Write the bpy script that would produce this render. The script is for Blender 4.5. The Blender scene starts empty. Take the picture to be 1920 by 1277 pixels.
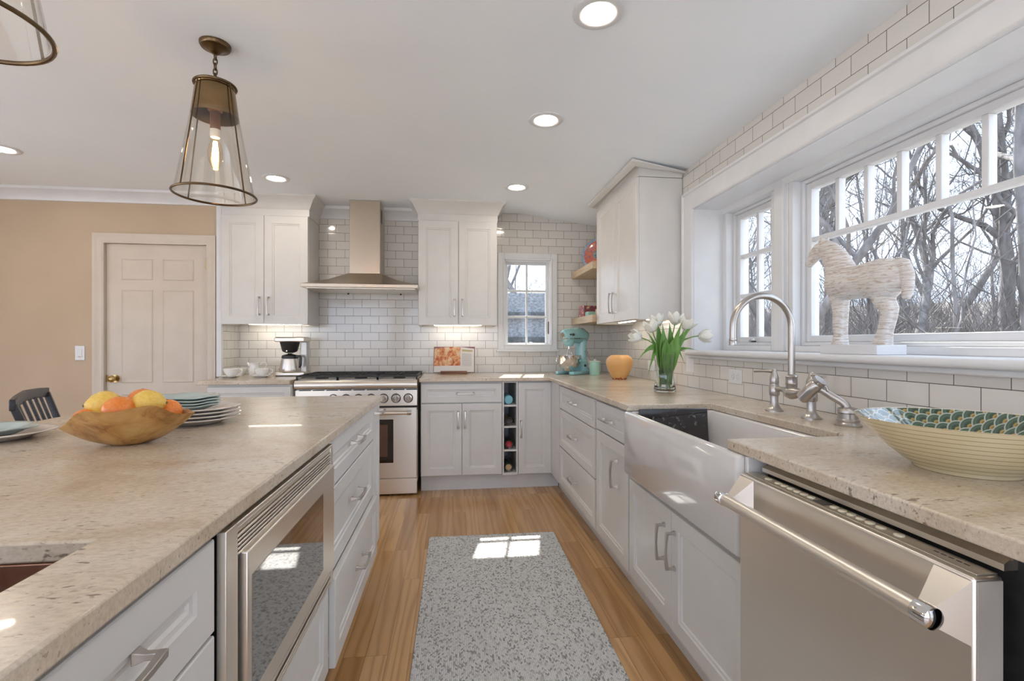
import bpy, bmesh, math, random
from mathutils import Vector, Matrix
C = bpy.context.scene
COL = C.collection
PI = math.pi
R = math.radians
# ---------------- camera ----------------
cd = bpy.data.cameras.new('camera'); cam = bpy.data.objects.new('camera', cd); COL.objects.link(cam)
cd.sensor_width = 36; cd.lens = 911/1920*36; cd.shift_y = 5.5/1920; cd.clip_start = 0.02; cd.clip_end = 300
cam.location = (0, 0, 1.19); cam.rotation_euler = (PI/2, 0, -R(6.885)); C.camera = cam
# ---------------- world, sun, exposure ----------------
C.view_settings.view_transform = 'Standard'; C.view_settings.look = 'None'
C.view_settings.gamma = 1; C.view_settings.use_curve_mapping = False
C.view_settings.exposure = 0.74
w = bpy.data.worlds.new('sky'); C.world = w; w.use_nodes = True
wn = w.node_tree.nodes; wl = w.node_tree.links; bg = wn['Background']
tc = wn.new('ShaderNodeTexCoord'); mp = wn.new('ShaderNodeMapping'); mp.inputs['Scale'].default_value = (2, 2, 5)
nz = wn.new('ShaderNodeTexNoise'); nz.inputs['Scale'].default_value = 1.5; nz.inputs['Detail'].default_value = 5
cr = wn.new('ShaderNodeValToRGB'); cr.color_ramp.elements[0].position = .35; cr.color_ramp.elements[1].position = .7
cr.color_ramp.elements[0].color = (.50, .63, .86, 1); cr.color_ramp.elements[1].color = (.72, .81, .96, 1)
wl.new(tc.outputs['Generated'], mp.inputs['Vector']); wl.new(mp.outputs[0], nz.inputs['Vector'])
wl.new(nz.outputs['Fac'], cr.inputs['Fac']); wl.new(cr.outputs[0], bg.inputs['Color'])
bg.inputs['Strength'].default_value = 2.7
sd = bpy.data.lights.new('sun', 'SUN'); sun = bpy.data.objects.new('sun', sd); COL.objects.link(sun)
sd.energy = 13.0; sd.angle = R(.53); sd.color = (1, .95, .88)
sun.rotation_euler = Vector((.21, 1, .966)).to_track_quat('Z', 'Y').to_euler()
CAN_STRENGTH = 50.0; CAN_COLOR = (1, .87, .72)
STRIP_STRENGTH = 16.0
# ---------------- helpers ----------------
class B:
    def __init__(s): s.bm = bmesh.new(); s.mi = 0
    def _f(s, vs):
        try:
            f = s.bm.faces.new(vs); f.material_index = s.mi; return f
        except ValueError: return None
    def box(s, x0, x1, y0, y1, z0, z1):
        v = [s.bm.verts.new((x, y, z)) for z in (z0, z1) for y in (y0, y1) for x in (x0, x1)]
        for q in ((0, 2, 3, 1), (4, 5, 7, 6), (0, 1, 5, 4), (2, 6, 7, 3), (0, 4, 6, 2), (1, 3, 7, 5)): s._f([v[i] for i in q])
        return s
    def tube(s, pts, r, n=12, caps=True, closed=False, flat=None):
        pts = [Vector(p) for p in pts]; m = len(pts); rs = r if isinstance(r, (list, tuple)) else [r]*m
        rows = []; up = None
        for i, p in enumerate(pts):
            if closed: d = pts[(i+1) % m]-pts[i-1]
            else: d = pts[min(i+1, m-1)]-pts[max(i-1, 0)]
            if d.length < 1e-9: d = Vector((0, 0, 1))
            d.normalize()
            if up is None: up = Vector((0, 0, 1)) if abs(d.z) < .9 else Vector((1, 0, 0))
            a = d.cross(up)
            if a.length < 1e-6: a = d.cross(Vector((0, 1, 0)))
            a.normalize(); b = a.cross(d).normalized(); up = b
            fa, fb = flat if flat else (1, 1)
            rows.append([s.bm.verts.new(p+(a*math.cos(t)*fa+b*math.sin(t)*fb)*rs[i]) for t in [2*PI*k/n+(PI/n if n == 4 else 0) for k in range(n)]])
        for i in range(m if closed else m-1):
            A, Bq = rows[i], rows[(i+1) % m]
            for k in range(n): s._f([A[k], A[(k+1) % n], Bq[(k+1) % n], Bq[k]])
        if caps and not closed: s._f(rows[0][::-1]); s._f(rows[-1])
        return s
    def cyl(s, p0, p1, r0, r1=None, n=24): return s.tube([p0, p1], [r0, r0 if r1 is None else r1], n)
    def lathe(s, prof, c=(0, 0, 0), n=40, M=None):
        rows = []
        for r, z in prof:
            if r < 1e-6: row = [s.bm.verts.new((0, 0, z))]
            else: row = [s.bm.verts.new((r*math.cos(2*PI*k/n), r*math.sin(2*PI*k/n), z)) for k in range(n)]
            rows.append(row)
        for A, D in zip(rows, rows[1:]):
            for k in range(n):
                k2 = (k+1) % n
                if len(A) == 1 and len(D) == 1: continue
                if len(A) == 1: s._f([A[0], D[k2], D[k]])
                elif len(D) == 1: s._f([A[k], A[k2], D[0]])
                else: s._f([A[k], A[k2], D[k2], D[k]])
        for row in rows:
            for v in row:
                if M: v.co = M @ v.co
                v.co += Vector(c)
        return s
    def prism(s, out, z0, z1, M=None):
        a = [s.bm.verts.new((x, y, z0)) for x, y in out]; b = [s.bm.verts.new((x, y, z1)) for x, y in out]
        n = len(out); s._f(a[::-1]); s._f(b)
        for i in range(n): s._f([a[i], a[(i+1) % n], b[(i+1) % n], b[i]])
        if M:
            for v in a+b: v.co = M @ v.co
        return s
    def sphere(s, c, r, n=16, m=12):
        rx, ry, rz = (r, r, r) if not isinstance(r, (tuple, list)) else r
        return s.lathe([(math.sin(PI*i/m), -math.cos(PI*i/m)) for i in range(m+1)], c, n, Matrix.Diagonal((rx, ry, rz, 1)))
    def rings(s, x0, x1, z0, z1, steps, back):
        # nested rectangles in the XZ plane facing -Y: steps = [(inset, y)]
        prev = None
        def rect(i, y): return [s.bm.verts.new(p) for p in ((x0+i, y, z0+i), (x1-i, y, z0+i), (x1-i, y, z1-i), (x0+i, y, z1-i))]
        bk = rect(0, back); s._f(bk[::-1]); prev = bk
        for i, y in steps:
            cur = rect(i, y)
            for k in range(4): s._f([prev[k], prev[(k+1) % 4], cur[(k+1) % 4], cur[k]])
            prev = cur
        s._f(prev); return s
    def sweep(s, path, prof, closed=False, outward=1):
        # path: 2D points; prof: [(out, z)]; mitred
        m = len(path); P2 = [Vector(p) for p in path]; offs = []
        for i in range(m):
            dn = []
            if i > 0 or closed: dn.append((P2[i]-P2[i-1]).normalized())
            if i < m-1 or closed: dn.append((P2[(i+1) % m]-P2[i]).normalized())
            ns = [Vector((d.y, -d.x))*outward for d in dn]
            if len(ns) == 1: offs.append(ns[0])
            else:
                b = ns[0]+ns[1]; offs.append(b/(1+ns[0].dot(ns[1])))
        rows = [[s.bm.verts.new((P2[i].x+offs[i].x*o, P2[i].y+offs[i].y*o, z)) for o, z in prof] for i in range(m)]
        k = len(prof)
        for i in range(m if closed else m-1):
            A, D = rows[i], rows[(i+1) % m]
            for j in range(k): s._f([A[j], A[(j+1) % k], D[(j+1) % k], D[j]])
        if not closed: s._f(rows[0]); s._f(rows[-1][::-1])
        return s
    def xf(s, M):
        bmesh.ops.transform(s.bm, matrix=M, verts=s.bm.verts); return s
    def build(s, name, mats, parent=None, bevel=0, seg=2, sharp=38, smooth=True, loc=None):
        bm = s.bm; bmesh.ops.recalc_face_normals(bm, faces=bm.faces)
        if smooth:
            lim = R(sharp)
            for f in bm.faces: f.smooth = True
            for e in bm.edges:
                if len(e.link_faces) == 2 and e.link_faces[0].normal.angle(e.link_faces[1].normal, 0) > lim: e.smooth = False
        me = bpy.data.meshes.new(name); bm.to_mesh(me); bm.free()
        for m in (mats if isinstance(mats, (list, tuple)) else [mats]): me.materials.append(m)
        o = bpy.data.objects.new(name, me); COL.objects.link(o)
        if parent: o.parent = parent
        if loc: o.location = loc
        if bevel:
            b = o.modifiers.new('bevel', 'BEVEL'); b.width = bevel; b.segments = seg; b.limit_method = 'ANGLE'; b.angle_limit = R(35)
            b.harden_normals = False
        return o
def tag(o, label=None, cat=None, group=None, kind=None):
    if label: o['label'] = label
    if cat: o['category'] = cat
    if group: o['group'] = group
    if kind: o['kind'] = kind
    return o
def thing(name, label, cat, loc=(0, 0, 0), rz=0, group=None):
    o = bpy.data.objects.new(name, None); COL.objects.link(o); o.location = loc; o.rotation_euler = (0, 0, rz)
    o.empty_display_size = .05
    return tag(o, label, cat, group)
def kids(o): return [c for c in COL.objects if c.parent == o]
def dup(o, parent=None):
    c = o.copy(); COL.objects.link(c); c.parent = parent
    for ch in kids(o):
        dup(ch, c)
    return c
def dup_at(o, loc, rot=None, label=None):
    c = dup(o); c.location = loc
    if rot: c.rotation_euler = rot
    if label: c['label'] = label
    return c
# ---------------- materials ----------------
def mat(name, col=(.8, .8, .8), rough=.5, metal=0, **k):
    m = bpy.data.materials.new(name); m.use_nodes = True; p = m.node_tree.nodes['Principled BSDF']
    p.inputs['Base Color'].default_value = (*col, 1); p.inputs['Roughness'].default_value = rough; p.inputs['Metallic'].default_value = metal
    for a, b in k.items(): p.inputs[a.replace('_', ' ')].default_value = b
    return m
class N:
    def __init__(s, m): s.m = m; s.t = m.node_tree; s.p = s.t.nodes['Principled BSDF']
    def n(s, typ, **k):
        x = s.t.nodes.new('ShaderNode'+typ)
        for a, b in k.items(): setattr(x, a, b)
        return x
    def l(s, a, b): s.t.links.new(a, b)
    def coord(s, scale=(1, 1, 1), kind='Object', rot=(0, 0, 0)):
        t = s.n('TexCoord'); m = s.n('Mapping'); m.inputs['Scale'].default_value = scale; m.inputs['Rotation'].default_value = rot
        s.l(t.outputs[kind], m.inputs['Vector']); return m.outputs[0]
    def noise(s, v, scale, detail=3, rough=.5, dist=0):
        x = s.n('TexNoise'); x.inputs['Scale'].default_value = scale; x.inputs['Detail'].default_value = detail
        x.inputs['Roughness'].default_value = rough; x.inputs['Distortion'].default_value = dist; s.l(v, x.inputs['Vector']); return x.outputs['Fac']
    def ramp(s, f, stops):
        x = s.n('ValToRGB'); e = x.color_ramp.elements
        while len(e) < len(stops): e.new(.5)
        for q, (p, c) in zip(e, stops): q.position = p; q.color = (*c, 1) if len(c) == 3 else c
        s.l(f, x.inputs['Fac']); return x.outputs[0]
    def mix(s, f, a, b, mode='MIX'):
        x = s.n('Mix', data_type='RGBA', blend_type=mode)
        if isinstance(f, (int, float)): x.inputs[0].default_value = f
        else: s.l(f, x.inputs[0])
        for sock, v in ((x.inputs[6], a), (x.inputs[7], b)):
            if isinstance(v, (tuple, list)): sock.default_value = (*v, 1)
            else: s.l(v, sock)
        return x.outputs[2]
    def math(s, op, a, b=0, c=None):
        x = s.n('Math', operation=op)
        for i, v in enumerate((a, b) if c is None else (a, b, c)):
            if isinstance(v, (int, float)): x.inputs[i].default_value = v
            else: s.l(v, x.inputs[i])
        return x.outputs[0]
    def bump(s, h, strength=.2, dist=.002, prev=None):
        x = s.n('Bump'); x.inputs['Strength'].default_value = strength; x.inputs['Distance'].default_value = dist
        s.l(h, x.inputs['Height'])
        if prev: s.l(prev, x.inputs['Normal'])
        s.l(x.outputs[0], s.p.inputs['Normal']); return x.outputs[0]
    def color(s, c): s.l(c, s.p.inputs['Base Color'])
    def rough(s, c): s.l(c, s.p.inputs['Roughness'])
def noisy(name, c0, c1, rough=.5, scale=20, metal=0, bump=0, stretch=(1, 1, 1), detail=4, bdist=.002, **k):
    m = mat(name, c0, rough, metal, **k); n = N(m); v = n.coord(stretch); f = n.noise(v, scale, detail)
    n.color(n.ramp(f, [(.35, c0), (.65, c1)]))
    if bump: n.bump(f, bump, bdist)
    return m
M = {}
M['cab'] = noisy('painted_cabinet', (.665, .655, .635), (.69, .68, .66), .34, 8)
M['trim'] = noisy('white_trim_paint', (.70, .71, .725), (.73, .74, .755), .35, 8)
M['toe'] = noisy('toe_board_paint', (.68, .67, .66), (.71, .70, .69), .4, 8)
M['ceil'] = noisy('ceiling_paint', (.88, .93, .985), (.90, .95, .99), .9, 3)
M['beige'] = noisy('beige_wall_paint', (.52, .405, .29), (.55, .43, .31), .8, 3, bump=.02)
M['doorp'] = noisy('door_paint', (.60, .53, .45), (.63, .56, .48), .45, 6)
def steel(name, c=(.80, .755, .69), rough=.34, st=(1, 60, 60)):
    m = mat(name, c, rough, 1); n = N(m); v = n.coord(st); f = n.noise(v, 12, 3)
    n.rough(n.math('MULTIPLY_ADD', f, .10, rough-.05)); n.bump(f, .004, .0003); return m
M['steelx'] = steel('brushed_steel_across', st=(2, 90, 90))
M['steely'] = steel('brushed_steel_long', st=(90, 2, 90))
M['steelz'] = steel('brushed_steel_upright', st=(90, 90, 2))
M['nickel'] = mat('brushed_nickel', (.50, .47, .44), .3, 1)
M['chrome'] = mat('polished_chrome', (.75, .75, .76), .08, 1)
M['iron'] = noisy('cast_iron_black', (.012, .012, .012), (.03, .028, .026), .5, 60, bump=.1)
M['black'] = noisy('black_plastic', (.012, .012, .013), (.02, .02, .02), .35, 30)
M['gap'] = noisy('recess_shade', (.01, .01, .01), (.02, .02, .02), .7, 30)  # near-black colour stands in for the shade inside gaps, slots and hollows
M['bronze'] = noisy('aged_bronze', (.10, .065, .035), (.17, .115, .06), .3, 9, metal=.9)
M['capbrass'] = noisy('antique_brass', (.22, .145, .075), (.34, .235, .12), .24, 7, metal=.95)
M['brass'] = noisy('old_brass', (.45, .32, .13), (.55, .40, .18), .25, 30, metal=1)
M['blackoven'] = mat('oven_glass', (.01, .008, .008), .05, 0, Coat_Weight=1.0)
M['porc'] = noisy('white_porcelain', (.84, .83, .80), (.87, .86, .83), .12, 6, Coat_Weight=.5)
M['fireclay'] = noisy('white_fireclay', (.63, .61, .59), (.66, .64, .62), .1, 4, Coat_Weight=.6)
M['teal'] = noisy('aqua_enamel', (.27, .55, .58), (.31, .59, .62), .18, 5, Coat_Weight=.6)
M['mint'] = noisy('mint_enamel', (.36, .62, .53), (.40, .66, .57), .25, 5)
M['ppblue'] = noisy('pale_teal_glaze', (.42, .52, .50), (.50, .60, .57), .15, 12, Coat_Weight=.5)
M['plate'] = noisy('cream_glaze', (.76, .70, .65), (.80, .74, .69), .15, 9, Coat_Weight=.5)
M['blackwood'] = noisy('black_painted_wood', (.015, .015, .018), (.03, .03, .034), .35, 14, stretch=(1, 1, 8))
def wood(name, c0, c1, c2, st=(1, 14, 14), sc=3, rough=.45):
    m = mat(name, c0, rough); n = N(m); v = n.coord(st); f = n.noise(v, sc, 6, .6, .8); g = n.noise(v, sc*4, 3)
    c = n.ramp(f, [(.3, c0), (.5, c1), (.72, c2)]); n.color(n.mix(n.math('MULTIPLY', g, .35), c, c0)); n.bump(g, .08, .001); return m
M['shelf'] = wood('pale_shelf_wood', (.42, .30, .18), (.56, .43, .27), (.64, .51, .35), st=(14, 1.2, 14))
M['standwood'] = wood('dark_stand_wood', (.10, .035, .015), (.22, .09, .04), (.30, .14, .07))
M['bowlwood'] = wood('root_wood', (.20, .06, .012), (.60, .33, .10), (.70, .45, .18), st=(9, 9, 15), sc=1.3, rough=.3)
def glassmat(name, tint=(1, 1, 1), gloss=.0, rough=0.0):
    m = bpy.data.materials.new(name); m.use_nodes = True; t = m.node_tree; t.nodes.clear()
    o = t.nodes.new('ShaderNodeOutputMaterial'); mx = t.nodes.new('ShaderNodeMixShader'); tr = t.nodes.new('ShaderNodeBsdfTransparent')
    gl = t.nodes.new('ShaderNodeBsdfGlossy'); fr = t.nodes.new('ShaderNodeFresnel'); fr.inputs[0].default_value = 1.45
    ad = t.nodes.new('ShaderNodeMath'); ad.operation = 'ADD'; ad.inputs[1].default_value = gloss; ad.use_clamp = True
    ge = t.nodes.new('ShaderNodeNewGeometry'); io = t.nodes.new('ShaderNodeMath'); io.operation = 'MULTIPLY_ADD'
    io.inputs[1].default_value = 1/1.45-1.45; io.inputs[2].default_value = 1.45; t.links.new(ge.outputs['Backfacing'], io.inputs[0]); t.links.new(io.outputs[0], fr.inputs[0])
    tr.inputs[0].default_value = (*tint, 1); gl.inputs['Roughness'].default_value = rough
    t.links.new(fr.outputs[0], ad.inputs[0]); t.links.new(ad.outputs[0], mx.inputs[0]); t.links.new(tr.outputs[0], mx.inputs[1])
    t.links.new(gl.outputs[0], mx.inputs[2]); t.links.new(mx.outputs[0], o.inputs[0]); return m
M['pane'] = glassmat('window_pane', (.97, .98, .98))
M['seeded'] = glassmat('seeded_glass', (.985, .975, .955), .02, .03)
M['vglass'] = mat('clear_glass', (.97, 1, .98), 0.0, 0, Transmission_Weight=1.0, IOR=1.45)
M['water'] = mat('water', (.97, 1, .98), 0.0, 0, Transmission_Weight=1.0, IOR=1.33)
def emit(name, col, st):
    m = bpy.data.materials.new(name); m.use_nodes = True; t = m.node_tree; t.nodes.clear()
    o = t.nodes.new('ShaderNodeOutputMaterial'); e = t.nodes.new('ShaderNodeEmission'); e.inputs[0].default_value = (*col, 1); e.inputs[1].default_value = st
    t.links.new(e.outputs[0], o.inputs[0]); return m
M['can'] = emit('downlight_glow', CAN_COLOR, CAN_STRENGTH)
M['strip'] = emit('led_strip_glow', (1, .90, .74), STRIP_STRENGTH)
M['filament'] = emit('filament_glow', (1, .62, .28), 60)
# tiles
def tiles(name, axis):
    m = mat(name, (.78, .77, .74), .12, 0, Coat_Weight=.4); n = N(m); t = n.n('TexCoord'); sp = n.n('SeparateXYZ'); n.l(t.outputs['Object'], sp.inputs[0])
    cb = n.n('CombineXYZ'); n.l(sp.outputs[axis], cb.inputs[0]); n.l(n.math('ADD', sp.outputs[2], -.915+.75*0), cb.inputs[1])
    br = n.n('TexBrick'); br.offset = .5; br.inputs['Scale'].default_value = 1; br.inputs['Brick Width'].default_value = .1505; br.inputs['Row Height'].default_value = .0752
    br.inputs['Mortar Size'].default_value = .0014; br.inputs['Mortar Smooth'].default_value = .25; br.inputs['Bias'].default_value = 0
    br.inputs['Color1'].default_value = (.665, .645, .61, 1); br.inputs['Color2'].default_value = (.71, .69, .655, 1); br.inputs['Mortar'].default_value = (.10, .085, .07, 1)
    n.l(cb.outputs[0], br.inputs['Vector']); n.color(br.outputs['Color'])
    f = br.outputs['Fac']; n.rough(n.math('MULTIPLY_ADD', f, .6, .12))
    wv = n.noise(cb.outputs[0], 9, 2); inv = n.math('SUBTRACT', 1, f)
    b1 = n.bump(inv, .6, .0015)
    br2 = n.n('TexBrick'); br2.offset = .5; br2.inputs['Scale'].default_value = 1; br2.inputs['Brick Width'].default_value = .1505; br2.inputs['Row Height'].default_value = .0752
    br2.inputs['Mortar Size'].default_value = .012; br2.inputs['Mortar Smooth'].default_value = 1; n.l(cb.outputs[0], br2.inputs['Vector'])
    b2 = n.bump(n.math('SUBTRACT', 1, br2.outputs['Fac']), .12, .0012, b1)
    n.bump(wv, .35, .006, b2); return m
M['tilex'] = tiles('subway_tile_back', 0); M['tiley'] = tiles('subway_tile_side', 1)
# granite
def granite():
    m = mat('pale_granite', (.6, .55, .47), .22, 0, Coat_Weight=.15); n = N(m)
    v = n.coord((1, 1.6, 1)); v2 = n.coord((20, 62, 40), rot=(0, 0, .22)); v3 = n.coord((60, 120, 90), rot=(0, 0, .2))
    base = n.ramp(n.noise(v, 3.0, 7, .62, .5), [(.30, (.51, .41, .30)), (.45, (.62, .52, .40)), (.60, (.68, .60, .49)), (.8, (.58, .49, .38))])
    fine = n.ramp(n.noise(v3, 1.4, 4, .65), [(.36, (.82, .80, .78)), (.6, (1, 1, 1))])
    c = n.mix(1.0, base, fine, 'MULTIPLY')
    dens = n.noise(n.coord((1, 1, 1)), 7.0, 3)
    k = n.ramp(n.math('MULTIPLY_ADD', dens, -.30, n.math('ADD', n.noise(v2, 1.6, 3, .6, .3), .15)), [(.652, (0, 0, 0)), (.695, (1, 1, 1))])
    k2 = n.ramp(n.math('MULTIPLY_ADD', dens, -.2, n.math('ADD', n.noise(n.coord((45, 90, 70), rot=(0, 0, .3)), 1.6, 2), .10)), [(.655, (0, 0, 0)), (.70, (1, 1, 1))])
    c = n.mix(n.math('MULTIPLY', k2, .55), c, (.28, .20, .15))
    c = n.mix(n.math('MULTIPLY', k, .80), c, (.15, .11, .09))
    n.color(c); return m
M['granite'] = granite()
# oak floor
def oak():
    m = mat('oak_strip_floor', (.5, .3, .13), .25, 0, Coat_Weight=.2); n = N(m); t = n.n('TexCoord'); sp = n.n('SeparateXYZ'); n.l(t.outputs['Object'], sp.inputs[0])
    cb = n.n('CombineXYZ'); n.l(sp.outputs[1], cb.inputs[0]); n.l(sp.outputs[0], cb.inputs[1])
    br = n.n('TexBrick'); br.offset = .37; br.offset_frequency = 3; br.inputs['Scale'].default_value = 1; br.inputs['Brick Width'].default_value = .95; br.inputs['Row Height'].default_value = .083
    br.inputs['Mortar Size'].default_value = .0007; br.inputs['Mortar Smooth'].default_value = .1; br.inputs['Bias'].default_value = -.1
    br.inputs['Color1'].default_value = (.0, .0, .0, 1); br.inputs['Color2'].default_value = (1, 1, 1, 1); br.inputs['Mortar'].default_value = (.5, .5, .5, 1)
    n.l(cb.outputs[0], br.inputs['Vector'])
    tone = n.ramp(br.outputs['Color'], [(0, (.45, .245, .095)), (.45, (.57, .335, .145)), (1, (.66, .41, .19))])
    # grain shifts from plank to plank
    off = n.n('VectorMath', operation='MULTIPLY_ADD'); n.l(br.outputs['Color'], off.inputs[0]); off.inputs[1].default_value = (3.1, 7.7, 0); n.l(cb.outputs[0], off.inputs[2])
    mp = n.n('Mapping'); mp.inputs['Scale'].default_value = (1.3, 12, 1); n.l(off.outputs[0], mp.inputs['Vector'])
    wv = n.n('TexWave', wave_type='BANDS', bands_direction='Y'); wv.inputs['Scale'].default_value = .55; wv.inputs['Distortion'].default_value = 14; wv.inputs['Detail'].default_value = 3; wv.inputs['Detail Scale'].default_value = .8
    n.l(mp.outputs[0], wv.inputs['Vector'])
    mp2 = n.n('Mapping'); mp2.inputs['Scale'].default_value = (6, 160, 1); n.l(off.outputs[0], mp2.inputs['Vector']); g2 = n.noise(mp2.outputs[0], 1, 4, .6)
    c = n.mix(n.math('MULTIPLY', n.math('POWER', wv.outputs['Fac'], 2.5), .38), tone, (.21, .085, .027))
    c = n.mix(n.math('MULTIPLY', n.math('SUBTRACT', g2, .35), .45), c, (.20, .09, .03))
    c = n.mix(n.math('MULTIPLY', br.outputs['Fac'], .8), c, (.10, .045, .018))
    n.color(c); n.bump(n.math('SUBTRACT', 1, br.outputs['Fac']), .3, .0008); return m
M['oak'] = oak()
def rugmat():
    m = mat('braided_wool', (.6, .6, .6), .95); n = N(m); t = n.n('TexCoord'); sp = n.n('SeparateXYZ'); n.l(t.outputs['Object'], sp.inputs[0])
    X = sp.outputs[0]; Y = sp.outputs[1]; cw = .0145; ch = .010
    xs = n.math('DIVIDE', X, cw); fx = n.math('FRACT', xs); tri = n.math('ABSOLUTE', n.math('SUBTRACT', fx, .5))
    ys = n.math('ADD', n.math('DIVIDE', Y, ch), n.math('MULTIPLY', tri, 1.6)); ys = n.math('ADD', ys, n.math('MULTIPLY', n.math('FLOOR', xs), .37))
    fy = n.math('FRACT', ys)
    side = n.math('GREATER_THAN', fx, .5)
    cb = n.n('CombineXYZ'); n.l(n.math('ADD', n.math('FLOOR', xs), n.math('MULTIPLY', side, .5)), cb.inputs[0]); n.l(n.math('FLOOR', ys), cb.inputs[1])
    wn_ = n.n('TexWhiteNoise', noise_dimensions='2D'); n.l(cb.outputs[0], wn_.inputs['Vector'])
    c = n.ramp(wn_.outputs['Value'], [(0, (.28, .29, .30)), (.10, (.42, .425, .43)), (.28, (.72, .73, .73)), (.6, (.84, .85, .85)), (1, (.90, .91, .91))])
    big = n.noise(n.coord((1, 1, 1)), 3, 3)
    c = n.mix(n.math('MULTIPLY', big, .22), c, (.40, .39, .38))
    hy = n.math('SINE', n.math('MULTIPLY', fy, PI)); hx = n.math('SINE', n.math('MULTIPLY', n.math('FRACT', n.math('MULTIPLY', xs, 2)), PI))
    h = n.math('MULTIPLY', hy, hx)
    c = n.mix(n.math('MULTIPLY', n.math('POWER', n.math('SUBTRACT', 1, h), 4), .35), c, (.16, .155, .15))
    n.color(c); n.bump(h, .8, .004); return m
M['rug'] = rugmat()
# ---------------- structure ----------------
def st(o): o['kind'] = 'structure'; return o
CZ = 2.42
def ceilz(x): return CZ if x < .72 else CZ-(x-.72)*.145/.76
st(B().box(-4.7, 2.0, -2.7, 4.8, -.12, 0).build('floor', M['oak']))
b = B(); prof = [(-4.7, CZ), (.60, CZ), (.66, CZ-.002), (.72, CZ-.009), (.79, CZ-.021), (1.7, CZ-.021-.91*.139), (1.7, 2.7), (-4.7, 2.7)]
v0 = [b.bm.verts.new((x, -2.7, z)) for x, z in prof]; v1 = [b.bm.verts.new((x, 4.8, z)) for x, z in prof]
b._f(v0); b._f(v1[::-1])
for i in range(len(prof)): b._f([v0[i], v0[(i+1) % len(prof)], v1[(i+1) % len(prof)], v1[i]])
st(b.build('ceiling', M['ceil'], sharp=60))
def wallgrid(name, m, ax, p0, p1, u0, u1, z0, z1, holes):
    # slab wall with rectangular holes: thickness p0..p1 along ax
    us = sorted({u0, u1, *[h[0] for h in holes], *[h[1] for h in holes]}); zs = sorted({z0, z1, *[h[2] for h in holes], *[h[3] for h in holes]})
    b = B()
    for a, c in zip(us, us[1:]):
        for d, e in zip(zs, zs[1:]):
            mu, mz = (a+c)/2, (d+e)/2
            if any(h[0] < mu < h[1] and h[2] < mz < h[3] for h in holes): continue
            if ax == 'y': b.box(a, c, p0, p1, d, e)
            else: b.box(p0, p1, a, c, d, e)
    bmesh.ops.remove_doubles(b.bm, verts=b.bm.verts, dist=1e-5)
    return st(b.build(name, m, smooth=False))
BW = (.475, .925, 1.155, 1.985)   # opening of the small back window
wallgrid('wall_back', M['tilex'], 'y', 4.57, 4.72, -2.05, 1.48, 0, 2.6, [BW])
BY0, BY1, BZ0, BZ1 = .26, 2.854, 1.11, 2.023
wallgrid('wall_right', M['tiley'], 'x', 1.48, 1.62, -2.6, 4.72, 0, 2.6, [(BY0, BY1, BZ0, BZ1)])
wallgrid('wall_door_side', M['beige'], 'y', 4.28, 4.40, -4.6, -1.92, 0, 2.6, [(-2.802, -2.006, -.01, 2.014)])
wallgrid('wall_left', M['beige'], 'x', -4.72, -4.6, -2.6, 4.4, 0, 2.6, [(-2.3, .4, .1, 1.95), (.8, 3.0, .5, 1.7)])
wallgrid('wall_front', M['beige'], 'y', -2.72, -2.6, -4.7, 1.62, 0, 2.6, [(-4.2, -1.5, .1, 2.1), (-1.1, 1.3, .1, 2.1)])
st(B().box(-1.925, -1.90, 4.279, 4.60, 0, 1.345).build('wall_tile_return', M['tiley'], smooth=False))
st(B().box(-1.936, -1.893, 4.256, 4.281, .915, 2.325).build('trim_13', M['trim'], bevel=.003))
st(B().box(-1.935, -1.895, 4.279, 4.60, 1.345, 2.42).build('wall_corner_strip', M['beige'], smooth=False))
# crown mouldings of the room
crown = [(0, 2.325), (.012, 2.325), (.016, 2.345), (.045, 2.375), (.062, 2.395), (.072, 2.40), (.075, 2.425), (0, 2.425)]
st(B().sweep([(-4.6, 4.28), (-1.895, 4.28)], crown).build('trim_1', M['trim']))
st(B().sweep([(-1.2, 4.57), (-.30, 4.57)], [(0, 2.318), (.014, 2.318), (.018, 2.345), (.055, 2.385), (.07, 2.395), (.075, 2.425), (0, 2.425)]).build('trim_2', M['trim']))
# ---- door_1 with casing ----
d = st(B().rings(-2.788, -2.020, .006, 1.998, [(0, 4.30)], 4.335).build('door_1', M['doorp'])); d['label'] = 'closed cream six panel door with brass knob'
b = B(); 
for (x0, x1) in ((-2.676, -2.44), (-2.368, -2.128)):
    for (z0, z1) in ((1.707, 1.879), (.869, 1.628), (.14, .78)):
        b.rings(x0, x1, z0, z1, [(0, 4.2985), (.006, 4.2945), (.012, 4.2985), (.020, 4.2995), (.045, 4.2935)], 4.301)
b.build('door_panels', M['doorp'], d)
kb = B().cyl((-2.718, 4.30, .905), (-2.718, 4.288, .905), .030).cyl((-2.718, 4.29, .905), (-2.718, 4.262, .905), .011)
kb.sphere((-2.718, 4.248, .905), (.028, .022, .028), 20, 12); tag(kb.build('door_knob', M['brass'], d), 'round brass door knob')
kb = B().box(-2.79, -2.775, 4.294, 4.3, .88, .935); kb.build('latch', M['brass'], d)
B().cyl((-2.019, 4.292, 1.80), (-2.019, 4.292, 1.895), .008, n=12).box(-2.036, -2.019, 4.294, 4.3, 1.805, 1.89).build('hinge', M['brass'], d)
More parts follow.
